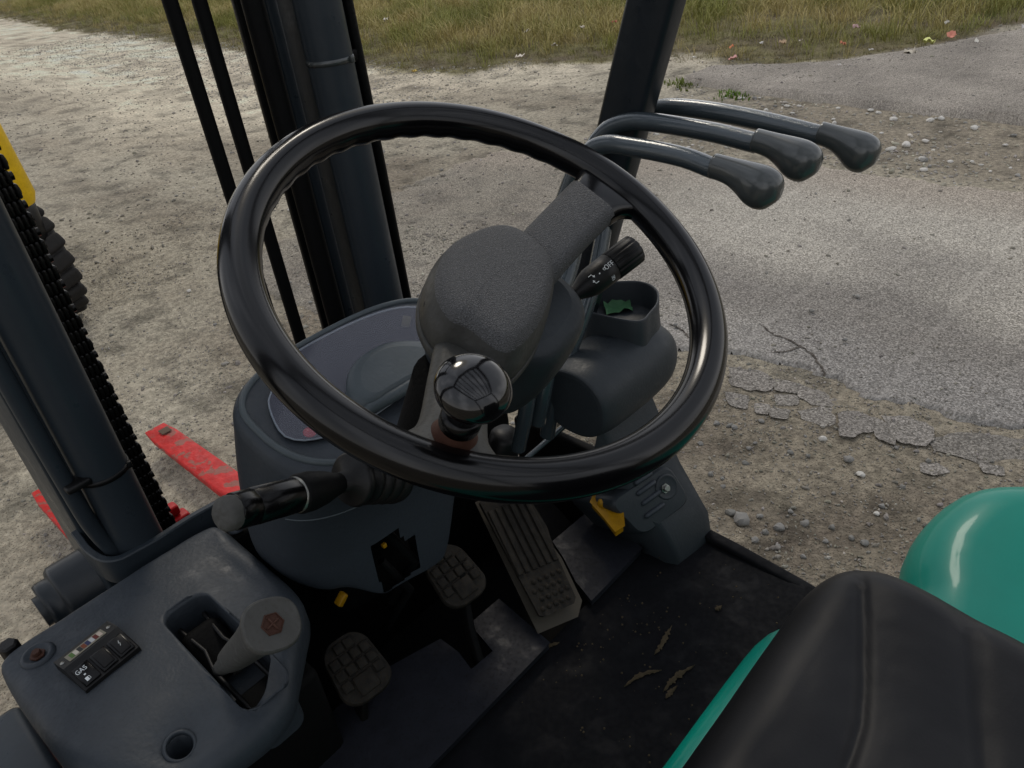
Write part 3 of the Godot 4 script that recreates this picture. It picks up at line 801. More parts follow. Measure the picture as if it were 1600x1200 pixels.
# the other machine beyond the mast, of which a corner, a step and a tyre show
func other_forklift() -> void:
	var t := thing("yellow_forklift", Vector3(0.3, 0, -3.75), "yellow forklift with lugged tyre beyond the mast on the left", "forklift")
	var st := nst()
	# body: tall counterweight whose rounded corner shows
	var rings := []
	for k in [[0.60, 0.0], [0.64, 0.012], [0.95, 0.0], [1.12, -0.01], [1.16, -0.03]]:
		var ring := PackedVector3Array()
		for p in rrect(1.1 + 2 * k[1], 1.5 + 2 * k[1], 0.10, 6): ring.append(Vector3(-0.272 + p.x, k[0], -0.35 + p.y))
		rings.append(ring)
	loft(st, rings)
	obj("body", st, M.yellow_paint, t)
	st = nst()
	rings = []
	for k in [[0.40, -0.02], [0.42, 0.0], [0.585, 0.006], [0.60, 0.0]]:
		var ring := PackedVector3Array()
		for p in rrect(1.08 + 2 * k[1], 1.48 + 2 * k[1], 0.10, 6): ring.append(Vector3(-0.272 + p.x, k[0], -0.35 + p.y))
		rings.append(ring)
	loft(st, rings)
	obj("skirt", st, M.black_plastic, t)
	for w in [Vector3(0.20, 0.29, 0.12), Vector3(-0.68, 0.29, 0.12), Vector3(0.20, 0.29, -0.85), Vector3(-0.68, 0.29, -0.85)]:
		st = nst()
		lathe(st, axis(w, Vector3.RIGHT, Vector3.UP), [Vector2(0.13, -0.09), Vector2(0.24, -0.1), Vector2(0.265, -0.08), Vector2(0.27, 0), Vector2(0.265, 0.08), Vector2(0.24, 0.1), Vector2(0.13, 0.09)], 32)
		var tyre := obj("tyre", st, M.tyre, t)
		for k in 20:
			for s in [-1, 1]:
				st = nst()
				var a := TAU * (k + (0.5 if s > 0 else 0.0)) / 20
				var b := Basis(Vector3.RIGHT, a)
				box(st, w + b * Vector3(s * 0.05, 0.268, 0), Vector3(0.11, 0.042, 0.07), 0.02, b * Basis(Vector3.UP, s * 0.3), 3)
				obj("lug", st, M.tyre, tyre)
		st = nst()
		lathe(st, axis(w, Vector3.RIGHT, Vector3.UP), [Vector2(0.0, -0.05), Vector2(0.12, -0.06), Vector2(0.135, -0.085), Vector2(0.135, 0.085), Vector2(0.12, 0.06), Vector2(0.0, 0.05)], 24)
		obj("rim", st, M.yellow_paint, tyre)
	st = nst()
	for s in [-1, 1]:
		for z in [0.2, -0.9]: box(st, Vector3(-0.24 + s * 0.45, 1.65, -0.1 + z), Vector3(0.06, 1.0, 0.07), 0.01)
	box(st, Vector3(-0.24, 2.17, -0.45), Vector3(0.98, 0.06, 1.25), 0.02)
	obj("roof_guard", st, M.black_steel, t)

# ---------------------------------------------------------------- the forklift one sits in
func wheel_frame() -> Transform3D:
	return Transform3D(Basis(Vector3(1, 0, 0), Vector3(0, 0.87069, 0.49182), Vector3(0, -0.49182, 0.87069)), WHEEL)

func steering() -> void:
	X = wheel_frame()
	# rim with finger grips moulded along its lower inside
	var st := nst()
	var rings := []
	var n := 288
	for i in n:
		var a := TAU * i / n
		var out := Vector3(cos(a), 0, sin(a))
		var ring := PackedVector3Array()
		for k in 24:
			var b := TAU * k / 24
			var inside := maxf(0.0, -cos(b) * 0.75 - sin(b) * 0.66)
			var r := 0.0143 + 0.0006 * sin(a * 46) * pow(inside, 5) * smoothstep(0.25, 0.6, sin(-a))
			if absf(b - 2.05) < 0.1: r -= 0.0004
			ring.append(out * (0.1745 + r * cos(b)) + Vector3(0, r * 1.02 * sin(b), 0))
		rings.append(ring)
	rings.append(rings[0])
	loft(st, rings, true, false, false)
	var rim := obj("steering_wheel", st, M.rim_rubber, truck)
	tag(rim, "glossy black rim with moulded finger grips")
	# spoke to the right
	st = nst()
	var sec := func(c: Vector3, w: float, h: float, d: Vector3) -> PackedVector3Array:
		var side := Vector3(0, 1, 0).cross(d).normalized()
		var up := d.cross(side).normalized()
		var r := PackedVector3Array()
		for p in rrect(w, h, h * 0.42, 4): r.append(c + side * p.x + up * (p.y + 0.004 * (1.0 - pow(2 * p.x / w, 2))))
		return r
	var d1 := Vector3(1, 0.3, -0.06).normalized()
	loft(st, stations([sec.call(Vector3(0.03, -0.047, 0.002), 0.052, 0.022, d1), sec.call(Vector3(0.066, -0.033, -0.004), 0.049, 0.022, d1), sec.call(Vector3(0.105, -0.017, -0.009), 0.048, 0.021, d1), sec.call(Vector3(0.140, -0.004, -0.0125), 0.049, 0.02, d1)], 5))
	obj("spoke", st, M.hub_leather, rim)
	st = nst()
	loft(st, stations([sec.call(Vector3(0.136, -0.0065, -0.012), 0.0495, 0.0195, d1), sec.call(Vector3(0.148, -0.0045, -0.0128), 0.0525, 0.0185, d1), sec.call(Vector3(0.158, -0.004, -0.013), 0.062, 0.016, Vector3(1, 0.05, -0.06)), sec.call(Vector3(0.166, -0.004, -0.0135), 0.080, 0.012, Vector3(1, 0, -0.06)), sec.call(Vector3(0.174, -0.004, -0.014), 0.110, 0.008, Vector3(1, 0, -0.06))], 5))
	obj("spoke_root", st, M.rim_rubber, rim)
	# and the one towards the driver, under the spinner knob
	st = nst()
	var d2 := Vector3(-0.8, 0.25, 0.57).normalized()
	loft(st, stations([sec.call(Vector3(-0.03, -0.052, 0.022), 0.050, 0.02, d2), sec.call(Vector3(-0.07, -0.036, 0.05), 0.046, 0.02, d2), sec.call(Vector3(-0.112, -0.015, 0.081), 0.046, 0.02, d2), sec.call(Vector3(-0.128, -0.006, 0.0925), 0.062, 0.02, Vector3(-0.8, 0.1, 0.57)), sec.call(Vector3(-0.140, -0.001, 0.101), 0.098, 0.013, Vector3(-0.8, 0.0, 0.57))], 5))
	obj("spoke", st, M.hub_shell, rim)
	# hub: shell below, padded cover above
	var o := curve([Vector3(-0.0463, -0.045, -0.0197), Vector3(-0.0201, -0.045, -0.0445), Vector3(0.0163, -0.045, -0.0583), Vector3(0.065, -0.045, -0.0539), Vector3(0.0847, -0.045, -0.032), Vector3(0.0829, -0.045, 0.0084), Vector3(0.0505, -0.045, 0.0376), Vector3(0.0032, -0.045, 0.0603), Vector3(-0.0395, -0.045, 0.0633), Vector3(-0.0485, -0.045, 0.0255), Vector3(-0.056, -0.045, 0.0083)], 10, true)
	var base := even(o, 96, true)
	var mid := Vector3.ZERO
	for p in base: mid += p / 96.0
	var lay := func(s: float, h: float, tilt := 0.0) -> PackedVector3Array:
		var r := PackedVector3Array()
		for p in base:
			var q := mid + (p - mid) * s * 0.94
			r.append(Vector3(q.x, h + tilt * (q.x + q.z), q.z))
		return r
	st = nst()
	loft(st, stations([lay.call(0.55, -0.105), lay.call(0.72, -0.09), lay.call(0.92, -0.07), lay.call(1.02, -0.058), lay.call(1.015, -0.0515), lay.call(0.97, -0.051)], 3))
	var hub := obj("hub_shell", st, M.hub_shell, rim)
	st = nst()
	loft(st, stations([lay.call(0.985, -0.0515), lay.call(1.0, -0.045), lay.call(0.975, -0.034), lay.call(0.915, -0.0245), lay.call(0.88, -0.0195)], 4), true, true, false)
	obj("hub_side", st, M.hub_shell, rim)
	st = nst()
	loft(st, stations([lay.call(0.885, -0.0201), lay.call(0.86, -0.0175), lay.call(0.75, -0.0105), lay.call(0.5, -0.0065), lay.call(0.22, -0.005), lay.call(0.02, -0.0048)], 3), true, false, true)
	obj("hub_pad", st, M.hub_leather, rim)
	var wl_plug: Vector3 = Vector3(-0.0358, -0.034, -0.0176)
	st = nst()
	lathe(st, axis(wl_plug, Vector3(-0.8, 1, 0.25)), [Vector2(0.0, 0.0015), Vector2(0.0045, 0.0015), Vector2(0.0056, 0.0005), Vector2(0.0058, -0.003)], 20)
	obj("plug", st, M.black_plastic, rim)
	# spinner knob
	var k := Transform3D(Basis(), Vector3(-0.124, -0.003, 0.0895))
	st = nst()
	lathe(st, k, [Vector2(0, 0.0719), Vector2(0.006, 0.0716), Vector2(0.0115, 0.0706), Vector2(0.0165, 0.0682), Vector2(0.0202, 0.0649), Vector2(0.0222, 0.0610), Vector2(0.0226, 0.0582), Vector2(0.0222, 0.0559), Vector2(0.0219, 0.0555), Vector2(0.0214, 0.0535), Vector2(0.0195, 0.0505), Vector2(0.0155, 0.0472), Vector2(0.0122, 0.0448), Vector2(0.0108, 0.0415), Vector2(0.0106, 0.0320), Vector2(0, 0.0320)], 48)
	var knob := obj("spinner_knob", st, M.knob_gloss, rim)
	st = nst()
	lathe(st, k, [Vector2(0.0, 0.034), Vector2(0.0098, 0.034), Vector2(0.0115, 0.026), Vector2(0.0118, 0.014), Vector2(0.0135, 0.010), Vector2(0.0165, 0.004), Vector2(0.0165, -0.012), Vector2(0, -0.012)], 32)
	obj("knob_post", st, M.rust, rim)
	st = nst()
	lathe(st, k, [Vector2(0.0105, 0.034), Vector2(0.0128, 0.0335), Vector2(0.0128, 0.022), Vector2(0.0105, 0.0215)], 32)
	obj("knob_collar", st, M.black_gloss, rim)
	# column shroud below the hub
	st = nst()
	rings = []
	for q in [[-0.052, 0.075, 0.9], [-0.056, 0.092, 0.0], [-0.065, 0.1, 0.0], [-0.085, 0.102, 0.0], [-0.115, 0.098, 0.0], [-0.15, 0.082, 0.0], [-0.155, 0.07, 0.0]]:
		rings.append(superring(Vector3(0.047, q[0], 0.0), Vector3(q[1] * 0.54, 0, -0.012), Vector3(0.012, 0, q[1] * 0.62), 3.0, 72))
	loft(st, stations(rings, 3))
	var shroud := obj("column_shroud", st, M.dark_plastic, truck)
	st = nst()
	tube(st, [Vector3(0.0, -0.14, 0), Vector3(0.0, -0.2, 0), Vector3(0.0, -0.25, 0)], 0.035, 24)
	obj("column_tube", st, M.black_steel, shroud)
	X = Transform3D()
	# right hand switch stalk
	var a := Vector3(0.112, 1.207, -0.038)
	var b := Vector3(0.2, 1.2335, -0.0155)
	var d := (b - a).normalized()
	var T := axis(a, d, Vector3(0, 0.6, 0.8))
	st = nst()
	lathe(st, T, [Vector2(0.0, 0.012), Vector2(0.022, 0.010), Vector2(0.027, 0.004), Vector2(0.028, -0.003), Vector2(0.025, -0.02), Vector2(0.0, -0.02)], 32)
	var stalk := obj("switch_stalk", st, M.black_plastic, truck)
	tag(stalk, "black lamp and turn signal stalk with white symbols")
	st = nst()
	lathe(st, T, [Vector2(0.0, 0.0), Vector2(0.0075, 0.008), Vector2(0.0072, 0.024), Vector2(0.0115, 0.034), Vector2(0.0138, 0.042), Vector2(0.0142, 0.054), Vector2(0.0142, 0.0665), Vector2(0.0, 0.0665)], 32)
	obj("stalk_arm", st, M.black_plastic, stalk)
	st = nst()
	rings = []
	for q in [[0.0672, 0.0136], [0.068, 0.0146], [0.092, 0.0148], [0.0975, 0.0146], [0.0985, 0.0132]]:
		var ring := PackedVector3Array()
		for i in 96:
			var r: float = q[1] - (0.0009 if (i % 8) in [0, 1] else 0.0)
			ring.append(T * Vector3(cos(TAU * i / 96) * r, q[0], sin(TAU * i / 96) * r))
		rings.append(ring)
	loft(st, rings)
	obj("rotary_grip", st, M.black_plastic, stalk)
	# its print: faces the driver's eye side of the barrel, reading along the barrel's turn
	var put_sign := func(ang: float, along: float, rr: float) -> Transform3D:
		var nrm: Vector3 = T.basis * Vector3(cos(ang), 0, sin(ang))
		var up: Vector3 = d
		var z: Vector3 = nrm
		return Transform3D(Basis(up.cross(z).normalized(), up, z), T.origin + d * along + nrm * (rr + 0.0001))
	var look := (Vector3(-0.358, 1.538, 0.381) - (a + d * 0.06))
	var loc: Vector3 = T.basis.inverse() * look
	var face := atan2(loc.z, loc.x)
	lettering("OFF", (put_sign.call(face + 0.16, 0.0605, 0.0142) as Transform3D) * Transform3D(Basis(Vector3.BACK, PI / 2), Vector3.ZERO), 0.0046, M.white_print, stalk, "off_mark")
	st = nst()
	var ringmark := func(s: SurfaceTool, ft: Transform3D, r: float, w: float) -> void:
		var old := X
		X = ft
		var p := []
		for i in 17: p.append(Vector3(cos(TAU * i / 16) * r, sin(TAU * i / 16) * r, 0))
		tube(s, p, w, 5)
		X = old
	ringmark.call(st, put_sign.call(face + 0.16, 0.0545, 0.0142), 0.0011, 0.0003)
	obj("zero_mark", st, M.white_print, stalk)
	st = nst()
	X = put_sign.call(face - 0.75, 0.058, 0.0142)
	tube(st, [Vector3(-0.0005, 0.0018, 0), Vector3(-0.0005, -0.0018, 0), Vector3(0.0014, -0.0014, 0), Vector3(0.002, 0, 0), Vector3(0.0014, 0.0014, 0), Vector3(-0.0005, 0.0018, 0)], 0.00028, 5)
	for i in 3: tube(st, [Vector3(-0.0028, (i - 1) * 0.0014, 0), Vector3(-0.0012, (i - 1) * 0.0014 + 0.0003, 0)], 0.00028, 5)
	obj("lamp_mark", st, M.white_print, stalk)
	st = nst()
	for s in [-1, 1]:
		X = put_sign.call(face + 0.05 + s * 0.24, 0.0405, 0.0136)
		tube(st, [Vector3(-0.0012, -0.003, 0), Vector3(-0.0012, 0.0005, 0), Vector3(0.0012, 0.0014, 0)] if s > 0 else [Vector3(0.0012, 0.003, 0), Vector3(0.0012, -0.0005, 0), Vector3(-0.0012, -0.0014, 0)], 0.0004, 5)
		plate(st, [Vector3(0.0008, 0.0028, -0.0002), Vector3(0.0028, 0.0016, -0.0002), Vector3(0.0010, 0.0002, -0.0002)] if s > 0 else [Vector3(-0.0008, -0.0028, -0.0002), Vector3(-0.0028, -0.0016, -0.0002), Vector3(-0.0010, -0.0002, -0.0002)], Vector3(0, 0, 0.0005), 0.0001)
	X = put_sign.call(face + 0.1, 0.048, 0.0141)
	lathe(st, Transform3D(Basis(Vector3.RIGHT, PI / 2), Vector3.ZERO), [Vector2(0, 0.0003), Vector2(0.0007, 0.0003), Vector2(0.0007, -0.0003)], 10)
	obj("turn_marks", st, M.white_print, stalk)
	X = Transform3D()
	# left hand direction stalk with its bellows
	a = Vector3(-0.085, 1.105, -0.114)
	b = Vector3(-0.222, 1.174, -0.0914)
	d = (b - a).normalized()
	T = axis(a, d)
	st = nst()
	var prof := [Vector2(0, -0.06)]
	for i in 4:
		var y := -0.035 + i * 0.0115
		var r := 0.032 - i * 0.0022
		prof.append_array([Vector2(r - 0.006, y - 0.005), Vector2(r, y - 0.002), Vector2(r, y + 0.002), Vector2(r - 0.006, y + 0.005)])
	prof.append_array([Vector2(0.0235, 0.0075), Vector2(0.025, 0.012), Vector2(0.0225, 0.0155), Vector2(0.010, 0.019), Vector2(0.009, 0.03), Vector2(0, 0.03)])
	lathe(st, T, prof, 36)
	var dir := obj("direction_stalk", st, M.black_plastic, truck)
	tag(dir, "black direction stalk with chipped end and bellows")
	st = nst()
	lathe(st, T, [Vector2(0, 0.022), Vector2(0.0085, 0.024), Vector2(0.0105, 0.034), Vector2(0.0145, 0.048), Vector2(0.0168, 0.062), Vector2(0.0168, 0.074), Vector2(0.0155, 0.0765), Vector2(0, 0.0765)], 32)
	obj("stalk_sleeve", st, M.hose_rubber, dir)
	st = nst()
	lathe(st, T, [Vector2(0, 0.0745), Vector2(0.0151, 0.0760), Vector2(0.0151, 0.0776), Vector2(0, 0.0785)], 32)
	obj("metal_ring", st, M.steel, dir)
	st = nst()
	rings = []
	for q in [[0.078, 0.0143], [0.079, 0.0148], [0.12, 0.0148], [0.1205, 0.0141], [0.1215, 0.0141], [0.122, 0.0146], [0.138, 0.0146], [0.139, 0.0138]]:
		var ring := PackedVector3Array()
		for i in 32:
			var an := TAU * i / 32
			var r: float = q[1] * (1.0 - 0.05 * pow(absf(cos(an * 2)), 6))
			ring.append(T * Vector3(cos(an) * r, q[0], sin(an) * r))
		rings.append(ring)
	loft(st, rings)
	obj("stalk_grip", st, M.black_gloss, dir)
	st = nst()
	var rng := RandomNumberGenerator.new()
	rng.seed = 5
	rings = []
	for q in [[0.137, 0.0135], [0.142, 0.0139], [0.1475, 0.0130], [0.150, 0.0105], [0.1505, 0.005]]:
		var ring := PackedVector3Array()
		for i in 20: ring.append(T * Vector3(cos(TAU * i / 20) * q[1] * rng.randf_range(0.93, 1.04), q[0] + rng.randf_range(-0.0012, 0.0008), sin(TAU * i / 20) * q[1] * rng.randf_range(0.93, 1.04)))
		rings.append(ring)
	loft(st, rings)
	obj("chipped_end", st, M.chipped_plastic, dir)

func smooth_line(p: Array, x: float) -> float:   # Vector2s, x ascending
	if x <= p[0].x: return p[0].y
	for i in p.size() - 1:
		if x <= p[i + 1].x:
			return lerpf(p[i].y, p[i + 1].y, smoothstep(0, 1, (x - p[i].x) / (p[i + 1].x - p[i].x)))
	return p[-1].y

func cowl() -> void:
	# body: rings from the sloping top down to the ragged lower edge
	var ring := func(c: Vector2, a: float, f: float, r: float, e: float, hi: Callable) -> PackedVector3Array:
		var o := PackedVector3Array()
		for i in 300:
			var t := TAU * i / 300
			var x := signf(cos(t)) * pow(absf(cos(t)), 2.0 / e) * a
			var z := signf(sin(t)) * pow(absf(sin(t)), 2.0 / e) * (f if sin(t) < 0 else r)
			o.append(Vector3(c.x + x, hi.call(c.x + x, c.y + z), c.y + z))
		return o
	var top := func(drop: float, s: float) -> Callable:
		return func(x: float, z: float) -> float: return 1.1 - drop - s * (z + 0.4)
	var low := func(y: float, s: float) -> Callable:
		return func(x: float, z: float) -> float: return y - s * (z + 0.3)
	var bottom := func(x: float, z: float) -> float:
		return smooth_line([Vector2(-0.12, 0.84), Vector2(-0.06, 0.815), Vector2(0.0, 0.768), Vector2(0.09, 0.752), Vector2(0.155, 0.835), Vector2(0.24, 0.93)], x)
	var rr := [
		ring.call(Vector2(0.072, -0.325), 0.148, 0.062, 0.105, 2.7, top.call(0.001, 0.4)),
		ring.call(Vector2(0.072, -0.325), 0.157, 0.071, 0.116, 2.7, top.call(0.003, 0.4)),
		ring.call(Vector2(0.072, -0.325), 0.163, 0.077, 0.123, 2.7, top.call(0.012, 0.4)),
		ring.call(Vector2(0.072, -0.327), 0.166, 0.080, 0.125, 2.7, top.call(0.03, 0.39)),
		ring.call(Vector2(0.07, -0.345), 0.169, 0.084, 0.112, 2.7, low.call(0.98, 0.2)),
		ring.call(Vector2(0.066, -0.362), 0.167, 0.084, 0.105, 2.8, low.call(0.93, 0.1)),
		ring.call(Vector2(0.058, -0.378), 0.160, 0.084, 0.108, 2.9, func(x: float, z: float) -> float: return maxf(bottom.call(x, z) + 0.03, 0.875)),
		ring.call(Vector2(0.052, -0.385), 0.152, 0.084, 0.112, 2.9, func(x: float, z: float) -> float: return bottom.call(x, z) + 0.012),
		ring.call(Vector2(0.05, -0.388), 0.148, 0.084, 0.112, 2.9, bottom)]
	var st := nst()
	var hole := func(p: Vector3) -> bool:   # where a piece has broken out above the pedals
		if p.z < -0.33: return false
		var w := 0.0
		return p.x > -0.012 + (0.862 - p.y) * 0.02 + w and p.x < 0.05 + w * 0.5 - 0.016 * smoothstep(0.825, 0.845, p.y) and p.y < 0.862 - 6.0 * pow(p.x - 0.018, 2) and p.y > 0.772
	loft(st, stations(rr, 12), true, true, false, Vector3.ZERO, hole)
	var body := obj("instrument_cowl", st, M.grey_plastic, truck)
	tag(body, "grey moulded instrument cowl with a clear panel")
	# inner lining seen through the broken place
	st = nst()
	var inner := []
	for y in [0.95, 0.86, 0.78, 0.7]: inner.append(superring(Vector3(0.03, y, -0.395), Vector3(0.075, 0, 0), Vector3(0, 0, 0.05), 3.0, 40))
	loft(st, inner)
	obj("column_lining", st, M.black_steel, body)
	# rolled bezel along the far edge of the top
	st = nst()
	var path := PackedVector3Array()
	for i in 61:
		var t := TAU * i / 60
		var x := 0.072 + signf(cos(t)) * pow(absf(cos(t)), 2.0 / 2.7) * 0.151
		var z := -0.325 + signf(sin(t)) * pow(absf(sin(t)), 2.0 / 2.7) * (0.066 if sin(t) < 0 else 0.108)
		path.append(Vector3(x, 1.1 - 0.4 * (z + 0.4) - 0.0015, z))
	tube(st, Array(path), 0.0042, 10)
	obj("bezel", st, M.bezel_plastic, body)
	# instrument plate under its clear cover
	var up := Vector3(0, 1, 0.4).normalized()
	var o := curve([Vector3(-0.0385, 1.079, -0.3482), Vector3(-0.0523, 1.073, -0.3337), Vector3(-0.0635, 1.06, -0.3009), Vector3(-0.0579, 1.053, -0.2828), Vector3(-0.0369, 1.048, -0.2689), Vector3(0.0072, 1.043, -0.2579), Vector3(0.0881, 1.045, -0.2614), Vector3(0.1562, 1.05, -0.2763), Vector3(0.2109, 1.067, -0.318), Vector3(0.1917, 1.081, -0.3537), Vector3(0.1521, 1.089, -0.3726), Vector3(0.0818, 1.092, -0.3811), Vector3(0.0066, 1.091, -0.3764)], 6, true)
	var lens := []
	for p in even(o, 60, true): lens.append(p + up * 0.0012)
	st = nst()
	plate(st, lens, up * 0.002, 0.0008)
	var pl := obj("instrument_plate", st, M.lens_plate, body)
	st = nst()
	var rim := []
	for p in lens: rim.append(p + up * 0.0032)
	rim.append(rim[0])
	tube(st, rim, 0.0011, 6)
	obj("clear_edge", st, M.lens_edge, pl)
	st = nst()
	var cover := []
	for p in lens: cover.append(p + up * 0.0042)
	plate(st, cover, up * 0.0015, 0.0006)
	obj("clear_cover", st, M.lens_glass, pl)
	st = nst()
	for q in [Vector3(-0.0394, 1.053, -0.2825), Vector3(-0.0457, 1.056, -0.2895)]:
		lathe(st, axis(q + up * 0.003, up), [Vector2(0, 0.0012), Vector2(0.006, 0.001), Vector2(0.0075, 0), Vector2(0.0075, -0.001)], 20)
		break
	obj("warning_lamp", st, M.red_lamp, pl)
	st = nst()
	var clip := Vector3(0.1619, 1.077, -0.3438)
	box(st, clip + up * 0.004, Vector3(0.02, 0.004, 0.011), 0.001, axis(Vector3.ZERO, up).basis * Basis(Vector3.UP, 0.7))
	obj("label_scrap", st, M.chipped_plastic, pl)
	# raised housing in front of the column, with a rolled front edge
	st = nst()
	var f := axis(Vector3(0.0668, 1.051, -0.2771), up).basis * Basis(Vector3.UP, 0.0)
	var hr := []
	for q in [[0.0, 1.0], [0.018, 0.99], [0.026, 0.94], [0.030, 0.84], [0.0315, 0.7]]:
		var base := curve([Vector3(0.0336, 1.063, -0.3088), Vector3(0.061, 1.069, -0.3224), Vector3(0.1036, 1.069, -0.3229), Vector3(0.1398, 1.061, -0.3035), Vector3(0.1562, 1.05, -0.2763), Vector3(0.1266, 1.039, -0.2476), Vector3(0.1017, 1.043, -0.2586), Vector3(0.0598, 1.044, -0.2613), Vector3(0.025, 1.045, -0.2622), Vector3(0.0166, 1.053, -0.2821)], 6, true)
		var c := Vector3(0.0813, 1.052, -0.2808)
		var r := PackedVector3Array()
		for p in even(base, 64, true): r.append(c + (p - c) * q[1] + up * q[0] * 0.82)
		hr.append(r)
	loft(st, hr)
	obj("column_housing", st, M.bezel_plastic, body)
	st = nst()
	tube(st, [Vector3(0.0273, 1.045, -0.2627) + up * 0.014, Vector3(0.0633, 1.044, -0.2587) + up * 0.016, Vector3(0.1011, 1.044, -0.259) + up * 0.016], 0.0075, 12, true, true)
	obj("rolled_edge", st, M.bezel_plastic, body)
	# seams of the moulding: shallow ribs round the lower half and the joint at the left
	st = nst()
	var seam := PackedVector3Array()
	for p in stations(rr, 6)[27]:
		if p.z > -0.3: seam.append(p + (p - Vector3(0.066, p.y, -0.34)).normalized() * 0.0002)
	tube(st, Array(seam), 0.0011, 6)
	obj("mould_line", st, M.bezel_plastic, body)
	# things glimpsed in the broken place
	st = nst()
	for q in [[0.012, 0.80, -0.3, 0.006, 0.6], [0.03, 0.84, -0.3, 0.007, 0.4]]:
		tube(st, [Vector3(q[0], q[1], q[2]), Vector3(q[0] + 0.02, q[1] - 0.06, q[2] + 0.02), Vector3(q[0] - 0.01, q[1] - 0.14, q[2] - 0.02)], q[3], 10)
	obj("cable", st, M.hose_rubber, body)
	st = nst()
	box(st, Vector3(0.0139, 0.8365, -0.285), Vector3(0.006, 0.006, 0.006), 0.001)
	obj("yellow_tag", st, M.yellow_part, body)
	st = nst()
	box(st, Vector3(-0.0581, 0.7898, -0.3), Vector3(0.018, 0.008, 0.012), 0.002, Basis(Vector3.FORWARD, -0.7))
	obj("yellow_tag", st, M.yellow_part, body)
	st = nst()
	box(st, Vector3(-0.0447, 0.8184, -0.3), Vector3(0.005, 0.005, 0.005), 0.001)
	obj("yellow_tag", st, M.yellow_part, body)

func side_cover() -> void:
	# moulded panel left of the driver, with the slot of the parking lever
	var o := curve([Vector3(-0.384, 0, -0.489), Vector3(-0.35, 0, -0.497), Vector3(-0.24, 0, -0.4975), Vector3(-0.13, 0, -0.497), Vector3(-0.105, 0, -0.47), Vector3(-0.103, 0, -0.38), Vector3(-0.108, 0, -0.30), Vector3(-0.122, 0, -0.268), Vector3(-0.145, 0, -0.243), Vector3(-0.175, 0, -0.212), Vector3(-0.200, 0, -0.188), Vector3(-0.233, 0, -0.176), Vector3(-0.27, 0, -0.178), Vector3(-0.31, 0, -0.188), Vector3(-0.345, 0, -0.212), Vector3(-0.376, 0, -0.26), Vector3(-0.390, 0, -0.33), Vector3(-0.394, 0, -0.41), Vector3(-0.393, 0, -0.465)], 8, true)
	var n := 240
	var ring := even(o, 400, true)
	var slot2 := []
	for p in rrect(0.056, 0.19, 0.016, 5): slot2.append(Vector3(-0.2095 + p.x, 0, -0.2965 - p.y))
	var slot := PackedVector3Array(slot2)
	# match starts and turning sense by angle round the slot's centre
	var c := Vector3(-0.2095, 0, -0.2965)
	var by_angle := func(r: PackedVector3Array) -> PackedVector3Array:
		var out := PackedVector3Array()
		for i in n:
			var a := TAU * i / n
			var dir := Vector3(cos(a), 0, sin(a))
			var best := -1.0
			for k in r.size():
				var p := r[k] - c; var q := r[(k + 1) % r.size()] - c
				var e := q - p
				var den := dir.x * e.z - dir.z * e.x
				if absf(den) < 1e-7: continue
				var t := (p.x * e.z - p.z * e.x) / den
				var s := (p.x * dir.z - p.z * dir.x) / den
				if t > 0 and s >= -0.02 and s <= 1.02: best = maxf(best, t)
			out.append(c + dir * best)
		return out
	var A: PackedVector3Array = by_angle.call(ring)
	var B: PackedVector3Array = by_angle.call(slot)
	var height := func(x: float, z: float) -> float:
		var y := 0.858 + 0.004 * n_mid.get_noise_2d(x * 2.2, z * 2.2)
		y -= 0.010 * smoothstep(-0.30, -0.18, z)
		y -= 0.012 * exp(-(pow((x + 0.135) / 0.03, 2) + pow((z + 0.385) / 0.06, 2)))      # hollow beside the cowl
		y -= 0.010 * exp(-(pow((x + 0.30) / 0.035, 2) + pow((z + 0.225) / 0.03, 2)))     # hollow round the key hole
		y -= 0.04 * smoothstep(0.0150, 0.0095, Vector2(x + 0.3015, z + 0.2305).length())
		y += 0.004 * exp(-(pow((x + 0.16) / 0.02, 2) + pow((z + 0.23) / 0.04, 2)))
		return y
	var nr := PackedVector3Array()
	for i in n:
		var tg := (A[(i + 1) % n] - A[(i - 1 + n) % n]).normalized()
		var q := Vector3(-tg.z, 0, tg.x)
		if q.dot(c - A[i]) < 0: q = -q
		nr.append(q)
	var rings := []
	var skirt := func(y: float, out: float) -> PackedVector3Array:
		var r := PackedVector3Array()
		for i in n: r.append(Vector3(A[i].x, y - maxf(0.0, 0.822 - y) * 16.0 * smoothstep(-0.34, -0.385, A[i].x), A[i].z) - nr[i] * out * (1.0 - smoothstep(-0.34, -0.385, A[i].x)))
		return r
	rings.append(skirt.call(0.812, -0.03))
	rings.append(skirt.call(0.808, -0.012))
	rings.append(skirt.call(0.808, -0.003))
	rings.append(skirt.call(0.812, 0.0))
	rings.append(skirt.call(0.822, 0.0))
	for k in 7:
		var t := PI / 2 * k / 6
		var r := PackedVector3Array()
		for i in n:
			var rad := lerpf(0.009, 0.024, smoothstep(-0.492, -0.44, A[i].z))
			var p := A[i] + nr[i] * rad * (1 - cos(t))
			r.append(Vector3(p.x, height.call(p.x, p.z) - rad * (1 - sin(t)), p.z))
		rings.append(r)
	var edge: PackedVector3Array = rings[-1]
	for k in range(1, 25):
		var t := k / 25.0
		var r := PackedVector3Array()
		for i in n:
			var p := edge[i].lerp(B[i], t)
			r.append(Vector3(p.x, height.call(p.x, p.z), p.z))
		rings.append(r)
	for q in [[0.004, 0.0], [0.001, -0.0012], [0.0, -0.004], [0.0, -0.02], [0.0, -0.075]]:
		var r := PackedVector3Array()
		for i in n:
			var p: Vector3 = B[i] + (B[i] - c).normalized() * q[0]
			r.append(Vector3(p.x, height.call(B[i].x, B[i].z) + q[1], p.z))
		rings.append(r)
	var st := nst()
	loft(st, rings, true, false, true, Vector3(0, 1, 0))
	var cover := obj("side_cover", st, M.grey_plastic, truck)
